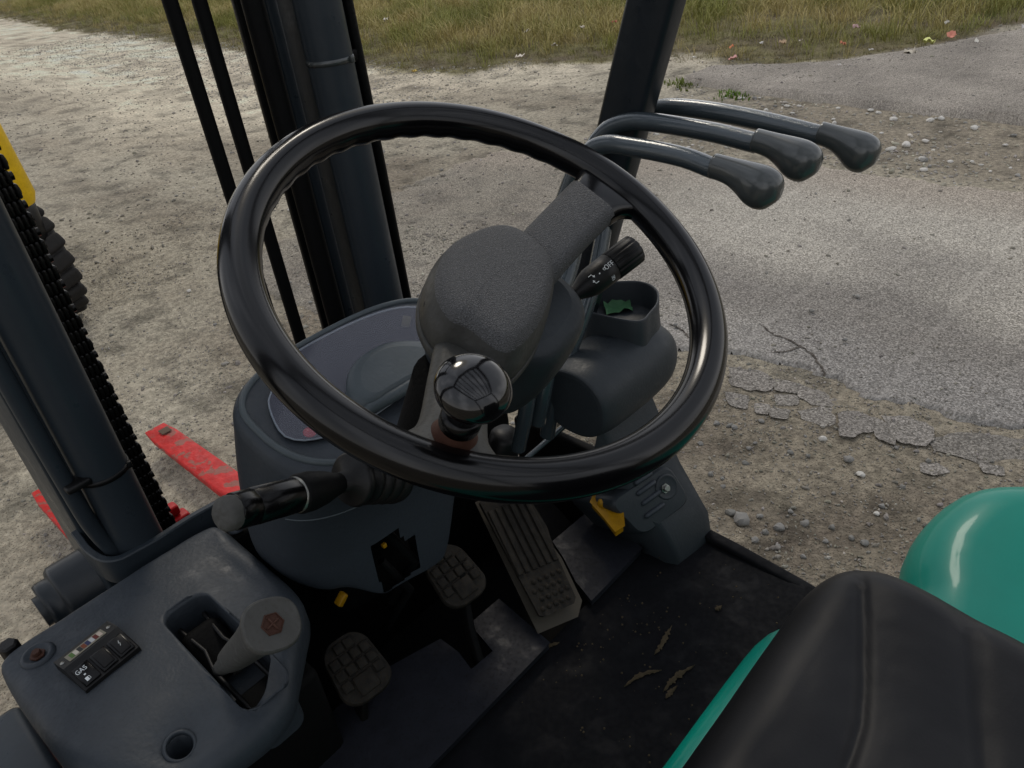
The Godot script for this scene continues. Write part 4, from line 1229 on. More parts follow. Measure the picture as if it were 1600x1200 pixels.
	tag(cover, "grey moulded side cover with lever slot")
	st = nst()
	box(st, Vector3(-0.245, 0.685, -0.36), Vector3(0.22, 0.17, 0.22), 0.01)
	obj("cover_bracket", st, M.black_steel, cover)
	# inside the slot: a black gate with two ridges
	st = nst()
	box(st, Vector3(-0.2095, 0.80, -0.35), Vector3(0.05, 0.05, 0.07), 0.012, Basis(Vector3.RIGHT, 0.5), 3)
	obj("slot_gate", st, M.black_steel, cover)
	st = nst()
	box(st, Vector3(-0.2095, 0.795, -0.235), Vector3(0.05, 0.04, 0.05), 0.006)
	obj("slot_gate", st, M.black_steel, cover)
	for s in [-1, 1]:
		st = nst()
		tube(st, [Vector3(-0.2095 + s * 0.016, 0.83, -0.385), Vector3(-0.2095 + s * 0.012, 0.83, -0.33), Vector3(-0.2095 + s * 0.019, 0.825, -0.30), Vector3(-0.2095 + s * 0.019, 0.825, -0.21)], 0.003, 8)
		obj("gate_rail", st, M.black_plastic, cover)
	# recessed screw boss and its screw, at the far left corner
	st = nst()
	lathe(st, Transform3D(Basis(), Vector3(-0.3539, 0.862, -0.4569) - Vector3(0, 0.006, 0)), [Vector2(0.0, 0.005), Vector2(0.011, 0.005), Vector2(0.0135, 0.0072), Vector2(0.0165, 0.0072), Vector2(0.019, 0.004), Vector2(0.019, 0)], 28)
	obj("screw_boss", st, M.grey_plastic, cover)
	st = nst()
	lathe(st, Transform3D(Basis(), Vector3(-0.3539, 0.864, -0.4545)), [Vector2(0, 0.005), Vector2(0.0045, 0.005), Vector2(0.005, 0.004), Vector2(0.005, 0.0), Vector2(0.0085, 0.0), Vector2(0.0085, -0.002)], 6, true)
	obj("screw", st, M.rust, cover)
	st = nst()
	lathe(st, Transform3D(Basis(Vector3.FORWARD, 0.0), Vector3(-0.3718, 0.85, -0.5039)), [Vector2(0, 0.012), Vector2(0.009, 0.012), Vector2(0.011, 0.009), Vector2(0.011, -0.02)], 6, true)
	obj("bolt", st, M.black_plastic, cover)
	st = nst()
	lathe(st, Transform3D(Basis(), Vector3(-0.0934, 0.852, -0.4668)), [Vector2(0, 0.006), Vector2(0.005, 0.006), Vector2(0.0052, 0.003), Vector2(0.0105, 0.002), Vector2(0.0115, -0.004)], 20)
	obj("bolt", st, M.grey_plastic, cover)
	st = nst()
	box(st, Vector3(-0.435, 0.60, -0.44), Vector3(0.075, 0.22, 0.30), 0.015, Basis(), 3)
	obj("side_sill", st, M.mast_paint, truck)
	# empty key hole with a rounded rim
	st = nst()
	var kh := axis(Vector3(-0.301, 0.845, -0.2288), Vector3(0.05, 1, 0.45))
	lathe(st, kh, [Vector2(0.0158, -0.03), Vector2(0.0125, -0.004), Vector2(0.0132, 0.0005), Vector2(0.015, 0.0008), Vector2(0.0168, -0.002), Vector2(0.018, -0.012)], 32)
	obj("key_hole_rim", st, M.grey_plastic, cover)
	# switch box: a wedge with a striped label on its slope and three rockers on its face
	var F0 := Vector3(-0.3465, 0.864, -0.4184); var F1 := Vector3(-0.2817, 0.864, -0.4274)
	var dx := (F1 - F0).normalized()
	dx = Vector3(dx.x, 0, dx.z).normalized()
	var dz := dx.cross(Vector3.UP)          # towards the driver
	var len := 0.066
	var o0 := F0 + dx * 0.0
	var at := func(x: float, y: float, z: float) -> Vector3: return o0 + dx * x + Vector3.UP * (y - 0.006) + dz * z
	st = nst()
	var side := [Vector2(0, -0.004), Vector2(0.001, 0.013), Vector2(0.0255, 0.0175), Vector2(0.061, 0.005), Vector2(0.0625, -0.006)]
	var s0 := []
	for p in side: s0.append(at.call(0.0, p.y, p.x))
	plate(st, s0, dx * len, 0.0008)
	var sb := obj("switch_box", st, M.black_plastic, truck)
	tag(sb, "black switch box with striped label")
	# slope and face frames
	var slope_u: Vector3 = dx
	var slope_v: Vector3 = ((at.call(0, 0.013, 0.001) as Vector3) - (at.call(0, 0.0175, 0.0255) as Vector3)).normalized()
	var slope_n: Vector3 = slope_u.cross(slope_v).normalized()
	var face_v: Vector3 = ((at.call(0, 0.0175, 0.0255) as Vector3) - (at.call(0, 0.005, 0.061) as Vector3)).normalized()
	var face_n: Vector3 = dx.cross(face_v).normalized()
	var SF := Transform3D(Basis(slope_u, slope_v, slope_n), at.call(0.0, 0.0175, 0.0255))
	var FF := Transform3D(Basis(dx, face_v, face_n), at.call(0.0, 0.005, 0.061))
	X = SF
	st = nst()
	plate(st, [Vector3(0.010, 0.004, 0), Vector3(0.054, 0.004, 0), Vector3(0.054, 0.0185, 0), Vector3(0.010, 0.0185, 0)], Vector3(0, 0, 0.0006), 0.0002)
	obj("label_plate", st, mat("label_cream", Color(0.5, 0.48, 0.42), 0.6), sb)
	var cols := [Color(0.3, 0.42, 0.2), Color(0.75, 0.72, 0.66), Color(0.16, 0.16, 0.16), Color(0.45, 0.22, 0.12), Color(0.16, 0.18, 0.32), Color(0.7, 0.7, 0.7), Color(0.36, 0.12, 0.1), Color(0.72, 0.66, 0.6)]
	for i in 8:
		st = nst()
		var x0 := 0.0135 + i * 0.0048
		plate(st, [Vector3(x0, 0.0065, 0.0006), Vector3(x0 + 0.0043, 0.0065, 0.0006), Vector3(x0 + 0.0043, 0.016, 0.0006), Vector3(x0, 0.016, 0.0006)], Vector3(0, 0, 0.0003), 0.0001)
		obj("label_stripe", st, mat("stripe_%d" % i, cols[i], 0.6), sb)
	for s in [0.0045, 0.0605]:
		st = nst()
		lathe(st, Transform3D(Basis(Vector3.RIGHT, PI / 2), Vector3(s, 0.012, 0)), [Vector2(0, 0.0012), Vector2(0.002, 0.001), Vector2(0.0026, 0)], 14)
		obj("rivet", st, M.steel, sb)
	X = FF
	for i in 3:
		st = nst()
		var x0: float = [0.0125, 0.0335, 0.054][i]
		box(st, Vector3(x0, 0.0155, 0.0004), Vector3(0.0185, 0.026, 0.004), 0.0012)
		var fr := obj("switch_frame", st, M.black_gloss, sb)
		if i > 0:
			st = nst()
			box(st, Vector3(x0, 0.0155, 0.0032), Vector3(0.0135, 0.021, 0.004), 0.0014, Basis(Vector3.RIGHT, 0.12))
			obj("rocker", st, M.black_plastic, sb)
	lettering("GAS", FF * Transform3D(Basis(), Vector3(0.0105, 0.0215, 0.0026)), 0.0052, M.white_print, sb, "gas_mark")
	st = nst()
	box(st, Vector3(0.0092, 0.0085, 0.0026), Vector3(0.0034, 0.0048, 0.0005), 0.0002)
	tube(st, [Vector3(0.0112, 0.0066, 0.0026), Vector3(0.0124, 0.007, 0.0026), Vector3(0.0124, 0.0098, 0.0026), Vector3(0.0114, 0.0108, 0.0026)], 0.0003, 5)
	box(st, Vector3(0.0105, 0.0148, 0.0026), Vector3(0.0022, 0.0018, 0.0005), 0.0002)
	obj("pump_mark", st, M.white_print, sb)
	st = nst()
	tube(st, [Vector3(0.0548, 0.0195, 0.0062), Vector3(0.0530, 0.0165, 0.0060), Vector3(0.0546, 0.0163, 0.0060), Vector3(0.0530, 0.0130, 0.0056)], 0.0003, 5)
	obj("bolt_mark", st, M.white_print, sb)
	X = Transform3D()
	# parking lever
	var bs := Vector3(-0.213, 0.80, -0.315)
	var lo := Vector3(-0.2194, 0.862, -0.2628)
	var hi := Vector3(-0.199, 0.9991, -0.1374)
	var d := (hi - lo).normalized()
	var T := axis(lo, d, Vector3(1, 0, 0.5))
	var L := lo.distance_to(hi)
	st = nst()
	var rr := []
	for q in [[-0.03, 0.011, 0.008], [0.0, 0.0125, 0.010], [0.02, 0.0140, 0.0115], [0.024, 0.0162, 0.0135], [0.05, 0.0172, 0.0150], [L * 0.6, 0.0190, 0.0172], [L - 0.03, 0.0225, 0.0205], [L - 0.012, 0.026, 0.024], [L - 0.005, 0.0272, 0.0252], [L - 0.001, 0.0262, 0.0243], [L, 0.0247, 0.0228]]:
		rr.append(superring(T * Vector3(0, q[0], 0), T.basis.x * q[1], T.basis.z * q[2], 2.5, 40))
	loft(st, rr)
	var lever := obj("parking_lever", st, M.lever_grip, truck)
	tag(lever, "grey parking lever with rusty hexagon in its end")
	st = nst()
	lathe(st, Transform3D(T.basis, hi), [Vector2(0.0, 0.0003), Vector2(0.0095, 0.0003), Vector2(0.0100, 0.0018), Vector2(0.0108, 0.0012), Vector2(0.0112, -0.001)], 6, true)
	obj("hex_recess", st, M.rust, lever)
	st = nst()
	for k in 2: box(st, hi + T.basis.y * 0.0012, Vector3(0.0135, 0.0022, 0.0022), 0.0008, T.basis * Basis(Vector3.UP, k * PI / 2 + 0.5))
	obj("cross_ridge", st, M.rust, lever)
	st = nst()
	box(st, T * Vector3(0.004, 0.012, 0.0135), Vector3(0.006, 0.018, 0.003), 0.001, T.basis)
	obj("lever_slot", st, M.black_steel, lever)

func floor_parts() -> void:
	# mat with a slightly worn, sagging surface
	var st := nst()
	var rows := []
	for j in 41:
		var r := PackedVector3Array()
		var z := -0.150 + 0.36 * j / 40
		for i in 61:
			var x := -0.45 + 0.925 * i / 60
			var y := 0.600 + 0.0018 * n_mid.get_noise_2d(x * 4, z * 4)
			r.append(Vector3(x, y, z))
		rows.append(r)
	loft(st, rows, false, false, false, Vector3.UP)
	box(st, Vector3(-0.04, 0.590, 0.03), Vector3(0.84, 0.016, 0.355), 0.003)
	var fl := obj("floor_mat", st, M.mat_rubber, truck)
	tag(fl, "black rubber floor mat with mud marks")
	st = nst()   # raised edge strip towards the step
	sweep(st, [Vector3(0.478, 0.5703, -0.1309), Vector3(0.476, 0.6094, -0.0814), Vector3(0.476, 0.606, -0.0234), Vector3(0.476, 0.5944, 0.0845), Vector3(0.476, 0.5818, 0.1642)], [Vector2(-0.010, -0.006), Vector2(-0.010, 0.004), Vector2(-0.006, 0.006), Vector2(0.006, 0.006), Vector2(0.010, 0.003), Vector2(0.010, -0.03)], Vector3(1, 0, 0))
	obj("mat_edge", st, M.mat_rubber, fl)
	var rng := RandomNumberGenerator.new()
	rng.seed = 3
	# dried mud smears
	var smears := [[Vector3(0.231, 0.6045, -0.0164), Vector3(0.2522, 0.6045, -0.0174), Vector3(0.2716, 0.6045, -0.0214), Vector3(0.2896, 0.6045, -0.0241)], [Vector3(0.1886, 0.6045, 0.026), Vector3(0.2138, 0.6045, 0.026), Vector3(0.2327, 0.6045, 0.0305), Vector3(0.2511, 0.6045, 0.0374)], [Vector3(0.1629, 0.6045, -0.0199), Vector3(0.1808, 0.6045, -0.0165), Vector3(0.2, 0.6045, -0.0084), Vector3(0.2163, 0.6045, 0.0059)], [Vector3(0.3518, 0.6045, 0.0113), Vector3(0.3587, 0.6045, 0.0127), Vector3(0.3647, 0.6045, 0.0146)], [Vector3(0.1441, 0.6045, -0.1477), Vector3(0.1561, 0.6045, -0.1431), Vector3(0.1655, 0.6045, -0.1363)], [Vector3(0.1825, 0.6045, 0.0339), Vector3(0.1976, 0.6045, 0.0343), Vector3(0.2085, 0.6045, 0.0354)]]
	for s in smears:
		st = nst()
		var p := even(curve(s, 5), 24)
		var sides := [PackedVector3Array(), PackedVector3Array(), PackedVector3Array()]
		for i in 24:
			var d := (p[mini(i + 1, 23)] - p[maxi(i - 1, 0)]).normalized()
			var o := Vector3(-d.z, 0, d.x) * 0.0048 * sin(PI * (i + 0.3) / 23.6) * rng.randf_range(0.45, 1.3)
			sides[0].append(p[i] - o - Vector3(0, 0.002, 0)); sides[1].append(p[i] + o * 0.2); sides[2].append(p[i] + o * rng.randf_range(0.5, 1.2) - Vector3(0, 0.002, 0))
		loft(st, sides, false, false, false, Vector3.UP)
		obj("mud_smear", st, M.mud, fl)
	st = nst()
	for i in 120:
		var p := Vector3(rng.randf_range(0.05, 0.44), 0.6055, rng.randf_range(-0.12, 0.12))
		if i < 40: p = Vector3(rng.randf_range(0.12, 0.3), 0.6055, rng.randf_range(-0.12, -0.02))
		box(st, p, Vector3.ONE * rng.randf_range(0.0008, 0.0024), 0.0003, Basis(Vector3(1, 1, 0).normalized(), rng.randf() * 3))
	tag(obj("mud_crumbs", st, M.mud, fl), "", "", "", "stuff")
	# toe plates in front of the mat
	var lay := func(base: String, px: Array, lift: float, m: Material) -> MeshInstance3D:
		var s := nst()
		plate(s, px, Vector3(0, lift, 0), 0.003)
		return obj(base, s, m, truck)
	lay.call("toe_plate", [Vector3(0.3072, 0.606, -0.2617), Vector3(0.4081, 0.606, -0.2582), Vector3(0.3792, 0.606, -0.139), Vector3(0.2467, 0.606, -0.1383), Vector3(0.2627, 0.606, -0.1781), Vector3(0.2902, 0.606, -0.2247)], 0.014, M.step_rubber)
	lay.call("toe_plate", [Vector3(0.1604, 0.606, -0.251), Vector3(0.1461, 0.606, -0.1395), Vector3(-0.053, 0.606, -0.1402), Vector3(-0.2045, 0.606, -0.1417), Vector3(-0.244, 0.606, -0.275), Vector3(-0.1413, 0.606, -0.2999), Vector3(-0.0369, 0.606, -0.2956), Vector3(0.0525, 0.606, -0.2691), Vector3(0.0521, 0.606, -0.2331), Vector3(0.0433, 0.606, -0.1955), Vector3(0.0883, 0.606, -0.1914), Vector3(0.1027, 0.606, -0.2529)], 0.014, M.step_rubber)
	# frame under the floor: dark, with an opening in front for the pedals
	st = nst()
	box(st, Vector3(-0.02, 0.48, 0.05), Vector3(0.86, 0.16, 0.38), 0.01)
	box(st, Vector3(0.0, 0.40, -0.34), Vector3(0.82, 0.10, 0.42), 0.01)
	box(st, Vector3(0.03, 0.64, -0.475), Vector3(0.80, 0.40, 0.03), 0.006)
	obj("chassis", st, M.black_steel, truck)
	st = nst()
	box(st, Vector3(0.462, 0.50, -0.31), Vector3(0.02, 0.40, 0.33), 0.006)
	obj("chassis", st, M.black_steel, truck)
	# accelerator pedal: ribbed upper pad, studded foot, on a wider base plate
	var a0 := Vector3(0.1454, 0.64, -0.1496); var a1 := Vector3(0.2226, 0.646, -0.1556)
	var b0 := Vector3(0.2158, 0.742, -0.3444); var b1 := Vector3(0.2702, 0.742, -0.2676)
	var along := ((b0 + b1) - (a0 + a1)).normalized()
	var across := (a1 - a0)
	across = (across - along * across.dot(along)).normalized()
	var nrm := across.cross(along).normalized()
	if nrm.y < 0: nrm = -nrm
	var org := (a0 + a1) / 2
	var plen := ((b0 + b1) / 2).distance_to(org)
	var PF := Transform3D(Basis(across, along, nrm), org)
	if PF.basis.determinant() < 0: PF.basis.x = -PF.basis.x
	X = PF
	st = nst()
	var w0 := 0.031; var w1 := 0.042
	plate(st, [Vector3(-w0, 0.004, 0), Vector3(-w0 + 0.006, 0, 0), Vector3(w0 - 0.006, 0, 0), Vector3(w0, 0.006, 0), Vector3(w0 + 0.004, plen * 0.4, 0), Vector3(w1, plen * 0.62, 0), Vector3(w1 - 0.006, plen, 0), Vector3(-w1 + 0.004, plen, 0), Vector3(-w0 - 0.003, plen * 0.4, 0)], Vector3(0, 0, 0.010), 0.002)
	var acc := obj("accelerator_pedal", st, M.pedal_rubber, truck)
	tag(acc, "ribbed accelerator pedal caked with dust")
	for i in 6:
		st = nst()
		var x := (i - 2.5) * 0.0118
		box(st, Vector3(x * 1.06, plen * 0.62, 0.0112), Vector3(0.0085, plen * 0.56, 0.005), 0.0015)
		obj("rib", st, M.pedal_rubber, acc)
	for j in 4:
		for i in 5:
			st = nst()
			lathe(st, Transform3D(Basis(Vector3.RIGHT, PI / 2), Vector3((i - 2) * 0.0112 + (0.005 if j % 2 else -0.001), 0.009 + j * 0.0135, 0.010)), [Vector2(0, 0.0035), Vector2(0.003, 0.003), Vector2(0.0042, 0)], 10)
			obj("stud", st, M.pedal_rubber, acc)
	st = nst()
	plate(st, [Vector3(-0.036, -0.016, -0.016), Vector3(0.032, -0.018, -0.016), Vector3(0.050, 0.0, -0.016), Vector3(0.052, 0.07, -0.016), Vector3(0.03, 0.2, -0.016), Vector3(-0.036, 0.2, -0.016)], Vector3(0, 0, 0.004), 0.001)
	obj("pedal_base", st, mat("dusty_steel", Color(0.27, 0.25, 0.22), 0.8, 6.0, null, null), acc)
	X = Transform3D()
	# brake and inching pedals: round-cornered pads cut into blocks, on bent arms
	for k in 2:
		var c: Vector3 = [Vector3(0.1033, 0.715, -0.2692)][0] if k == 0 else [Vector3(-0.0818, 0.705, -0.2674)][0]
		var up := Vector3(-0.05, 0.86, 0.5).normalized()
		var bx := Vector3(1, 0, 0.12)
		bx = (bx - up * bx.dot(up)).normalized()
		X = Transform3D(Basis(bx, up, bx.cross(up)), c)
		st = nst()
		var s: float = 1.12 if k == 0 else 1.12
		var rg := []
		for q in [[-0.012, 0.90], [-0.010, 1.0], [-0.002, 1.0], [0.0, 0.97]]:
			var r := PackedVector3Array()
			for p in rrect(0.062 * s * q[1], 0.080 * s * q[1], 0.025, 6): r.append(Vector3(p.x * (1.0 + p.y * 2.2), q[0], p.y))
			rg.append(r)
		loft(st, rg)
		var ped := obj(["brake_pedal", "inching_pedal"][k], st, M.pedal_rubber, truck)
		tag(ped, ["dusty brake pedal nearer the accelerator", "dark inching pedal nearest the side cover"][k])
		for j in 5:
			for i in 4:
				if (j == 0 or j == 4) and (i == 0 or i == 3): continue
				if j > 2 and i in [1, 2]: continue
				st = nst()
				var p: Vector3 = Vector3((i - 1.5) * 0.0138 * s, 0.0012, (j - 2) * 0.0142 * s)
				p.x *= 1.0 + p.z * 2.0
				box(st, p, Vector3(0.0118, 0.005, 0.0122) * s, 0.0018)
				obj("tread_block", st, M.pedal_rubber, ped)
		st = nst()
		box(st, Vector3(0.0, 0.0012, 0.021 * s), Vector3(0.026, 0.004, 0.024) * s, 0.003)
		obj("tread_block", st, M.pedal_rubber, ped)
		X = Transform3D()
		st = nst()
		var e: Vector3 = [Vector3(0.0615, 0.6, -0.1964)][0] if k == 0 else [Vector3(-0.1145, 0.56, -0.2696)][0]
		sweep(st, [c - up * 0.008 + Vector3(0.01, 0, 0.0), c.lerp(e, 0.45) - Vector3(0, 0.02, 0), e, e + Vector3(0, -0.05, 0.03)], rrect(0.010, 0.028, 0.003, 2), Vector3(1, 0, 0.2))
		obj("pedal_arm", st, M.black_steel, ped)
	# yellow bracket beside the right hand toe block
	st = nst()
	plate(st, [Vector3(0.3413, 0.7, -0.2042), Vector3(0.3627, 0.7, -0.2128), Vector3(0.3776, 0.7, -0.2049), Vector3(0.367, 0.7, -0.1808), Vector3(0.3475, 0.7, -0.1509), Vector3(0.3272, 0.7, -0.1341), Vector3(0.3116, 0.7, -0.1371), Vector3(0.3275, 0.7, -0.1691)], Vector3(0, 0.012, 0), 0.003)
	var ybr := obj("yellow_bracket", st, M.yellow_part, truck)
	st = nst()
	lathe(st, Transform3D(Basis(), Vector3(0.3457, 0.712, -0.1881)), [Vector2(0, 0.009), Vector2(0.005, 0.008), Vector2(0.0065, 0.004), Vector2(0.0065, -0.002)], 14)
	obj("bracket_bolt", st, M.yellow_part, ybr)
	# toe block with louvres and a bright bolt in a pocket
	st = nst()
	var q := [Vector3(0.3329, 0.735, -0.1676), Vector3(0.4612, 0.742, -0.1388), Vector3(0.4629, 0.682, -0.0956), Vector3(0.3597, 0.664, -0.1233)]
	var cen := Vector3.ZERO
	for p in q: cen += p / 4
	var bn: Vector3 = (q[2] - q[0]).cross(q[1] - q[3]).normalized()
	if bn.y < 0: bn = -bn
	var rs := []
	var base2 := even(PackedVector3Array(q), 80, true)
	var soft := PackedVector3Array()
	for i in 80:
		var acc2 := Vector3.ZERO
		for k in range(-4, 5): acc2 += base2[(i + k + 80) % 80] / 9.0
		soft.append(acc2)
	for l in [[-0.12, 1.10], [-0.03, 1.05], [-0.010, 1.0], [-0.003, 0.965], [0.0, 0.91]]:
		var r := PackedVector3Array()
		for p in soft: r.append(cen + (p - cen) * l[1] + bn * l[0])
		rs.append(r)
	loft(st, rs)
	var toe := obj("toe_block", st, M.dark_plastic, truck)
	tag(toe, "dark moulded toe block with louvres and bolt")
	var onf := func(px: Vector3) -> Vector3: return px
	var slots := [[Vector3(0.3925, 0.715, -0.1652), Vector3(0.4255, 0.715, -0.1635)], [Vector3(0.3906, 0.703, -0.1497), Vector3(0.4246, 0.703, -0.1485)], [Vector3(0.3828, 0.691, -0.1303), Vector3(0.4162, 0.691, -0.1287)], [Vector3(0.4015, 0.722, -0.1836), Vector3(0.43, 0.722, -0.1812)]]
	for s in slots:
		st = nst()
		var u: Vector3 = s[0] - bn * (s[0] - cen).dot(bn)
		var v: Vector3 = s[1] - bn * (s[1] - cen).dot(bn)
		tube(st, [u + bn * 0.0005, v + bn * 0.0005], 0.0042, 10, true, true)
		obj("louvre", st, M.grey_plastic, toe)
	st = nst()
	var bc: Vector3 = Vector3(0.4373, 0.71, -0.1352)
	bc -= bn * (bc - cen).dot(bn)
	lathe(st, axis(bc, bn), [Vector2(0.0, 0.0006), Vector2(0.012, 0.0006), Vector2(0.0165, 0.0012), Vector2(0.0185, 0.0022), Vector2(0.0205, 0.0008), Vector2(0.021, -0.002)], 28)
	obj("bolt_pocket", st, M.dark_plastic, toe)
	st = nst()
	lathe(st, axis(bc + bn * 0.001 + Vector3(-0.004, 0, 0), bn), [Vector2(0, 0.007), Vector2(0.0045, 0.007), Vector2(0.0055, 0.006), Vector2(0.0055, 0.001), Vector2(0.008, 0.001), Vector2(0.008, 0)], 6, true)
	obj("bolt", st, M.steel, toe)
	# side panel carrying the block, out to the edge of the truck
	st = nst()
	var outer := [Vector3(0.49, 0.85, -0.1977), Vector3(0.49, 0.7767, -0.1645), Vector3(0.488, 0.7249, -0.1366), Vector3(0.486, 0.6801, -0.1036), Vector3(0.485, 0.6484, -0.0809), Vector3(0.48, 0.5987, -0.0691)]
	var innr := [Vector3(0.375, 0.7901, -0.2494), Vector3(0.375, 0.7355, -0.2405), Vector3(0.38, 0.6907, -0.2277), Vector3(0.39, 0.6275, -0.1993), Vector3(0.39, 0.6017, -0.1679), Vector3(0.4, 0.577, -0.141)]
	var mid := []
	var top_o := []
	for i in 6:
		innr[i] = Vector3(innr[i].x, outer[i].y - 0.012, outer[i].z - 0.01)
	var lo := []
	var ri := []
	for i in 6:
		var r := PackedVector3Array()
		for k in 9: r.append(innr[i].lerp(outer[i], k / 8.0) + Vector3(0, 0.004 * sin(PI * k / 8.0), 0))
		r.append(outer[i] + Vector3(0.004, -0.004, -0.002)); r.append(outer[i] + Vector3(0.004, -0.12, -0.03)); r.append(innr[i] + Vector3(0, -0.12, -0.03))
		ri.append(r)
	loft(st, ri)
	obj("side_panel", st, M.dark_plastic, truck)
	st = nst()
	plate(st, [Vector3(0.5461, 0.775, -0.2481), Vector3(0.504, 0.742, -0.1698), Vector3(0.4616, 0.735, -0.1703), Vector3(0.34, 0.735, -0.185), Vector3(0.3845, 0.752, -0.2338)], Vector3(0.05, 0.9, 0.35).normalized() * 0.006, 0.002)
	obj("toe_panel", st, M.step_rubber, truck)
	# odds and ends in the gap below the tray
	st = nst()
	tube(st, [Vector3(0.2975, 0.7799, -0.3), Vector3(0.4041, 0.8191, -0.27)], 0.0045, 10)
	obj("link_rod", st, M.hammer_paint, truck)
	st = nst()
	lathe(st, axis(Vector3(0.4863, 0.76, -0.2874), Vector3(0.3, 0.4, 0.8)), [Vector2(0, 0.012), Vector2(0.010, 0.012), Vector2(0.011, 0.008), Vector2(0.011, -0.02)], 16)
	obj("pipe_end", st, M.hub_shell, truck)
	st = nst()
	lathe(st, axis(Vector3(0.2808, 0.82, -0.3196), Vector3(0.1, 1, 0.3)), [Vector2(0, 0.02), Vector2(0.018, 0.02), Vector2(0.024, 0.012), Vector2(0.027, -0.03), Vector2(0.03, -0.08)], 24)
	obj("lever_boot", st, M.black_plastic, truck)
	st = nst()
	tube(st, [Vector3(0.4923, 0.58, -0.3963), Vector3(0.5019, 0.56, -0.3741), Vector3(0.5607, 0.52, -0.3988)], 0.014, 12, true, true)
	obj("hose", st, M.hose_rubber, truck)

func levers() -> void:
	var paths := [
		[Vector3(0.35, 1.266, -0.0153), Vector3(0.35, 1.273, -0.0473), Vector3(0.35, 1.276, -0.0831), Vector3(0.35, 1.277, -0.1207), Vector3(0.35, 1.277, -0.147), Vector3(0.349, 1.271, -0.1692), Vector3(0.346, 1.258, -0.1836), Vector3(0.34, 1.236, -0.1979), Vector3(0.325, 1.178, -0.216), Vector3(0.295, 1.1, -0.2255), Vector3(0.26, 1.015, -0.2198), Vector3(0.245, 0.9381, -0.2278), Vector3(0.24, 0.8664, -0.2474)],
		[Vector3(0.44, 1.267, -0.0158), Vector3(0.44, 1.273, -0.0649), Vector3(0.44, 1.276, -0.1154), Vector3(0.44, 1.277, -0.1556), Vector3(0.44, 1.275, -0.1836), Vector3(0.439, 1.267, -0.2093), Vector3(0.436, 1.253, -0.2278), Vector3(0.43, 1.232, -0.2389), Vector3(0.405, 1.171, -0.2386), Vector3(0.365, 1.106, -0.2305), Vector3(0.325, 1.059, -0.2255), Vector3(0.285, 0.9585, -0.2251), Vector3(0.275, 0.8939, -0.2381)],
		[Vector3(0.52, 1.257, 0.0219), Vector3(0.52, 1.266, -0.0427), Vector3(0.52, 1.272, -0.1107), Vector3(0.52, 1.273, -0.1655), Vector3(0.52, 1.27, -0.1943), Vector3(0.519, 1.261, -0.2186), Vector3(0.515, 1.246, -0.2357), Vector3(0.508, 1.224, -0.2452), Vector3(0.47, 1.148, -0.2447), Vector3(0.41, 1.048, -0.2344), Vector3(0.36, 0.9657, -0.2418), Vector3(0.33, 0.9019, -0.2497), Vector3(0.32, 0.831, -0.2649)]]
	var ends := [Vector3(0.352, 1.258, 0.0403), Vector3(0.442, 1.258, 0.0398), Vector3(0.524, 1.247, 0.0708)]
	for i in 3:
		var st := nst()
		tube(st, Array(even(curve(paths[i], 6), 90)), [0.0108, 0.0112, 0.0116][i], 14)
		var lv := obj("control_lever", st, M.hammer_paint, truck)
		tag(lv, ["control lever nearest the steering wheel", "middle control lever", "farthest control lever"][i])
		st = nst()
		var a: Vector3 = paths[i][0]
		var b: Vector3 = ends[i]
		var d := (b - a).normalized()
		var L := a.distance_to(b) + 0.018
		var side := d.cross(Vector3.UP).normalized()
		var up := side.cross(d).normalized()
		var rr := []
		for q in [[-0.004, 0.0110, 0.003], [-0.003, 0.0128, 0.003], [0.010, 0.0130, 0.003], [0.024, 0.0140, 0.0022], [0.038, 0.0166, 0.0], [0.054, 0.0205, -0.0035], [0.068, 0.0218, -0.005], [0.080, 0.0200, -0.005], [0.089, 0.0150, -0.0034], [0.0945, 0.0095, -0.0032], [0.0965, 0.004, -0.003]]:
			rr.append(superring(a + d * q[0] * L / 0.0965 + up * q[2], side * q[1] * 0.92, up * q[1], 2.2, 40))
		var all := [rr[0]]
		var sm := stations(rr.slice(1), 4)
		all.append_array(sm)
		loft(st, all)
		obj("lever_knob", st, M.lever_knob, lv)

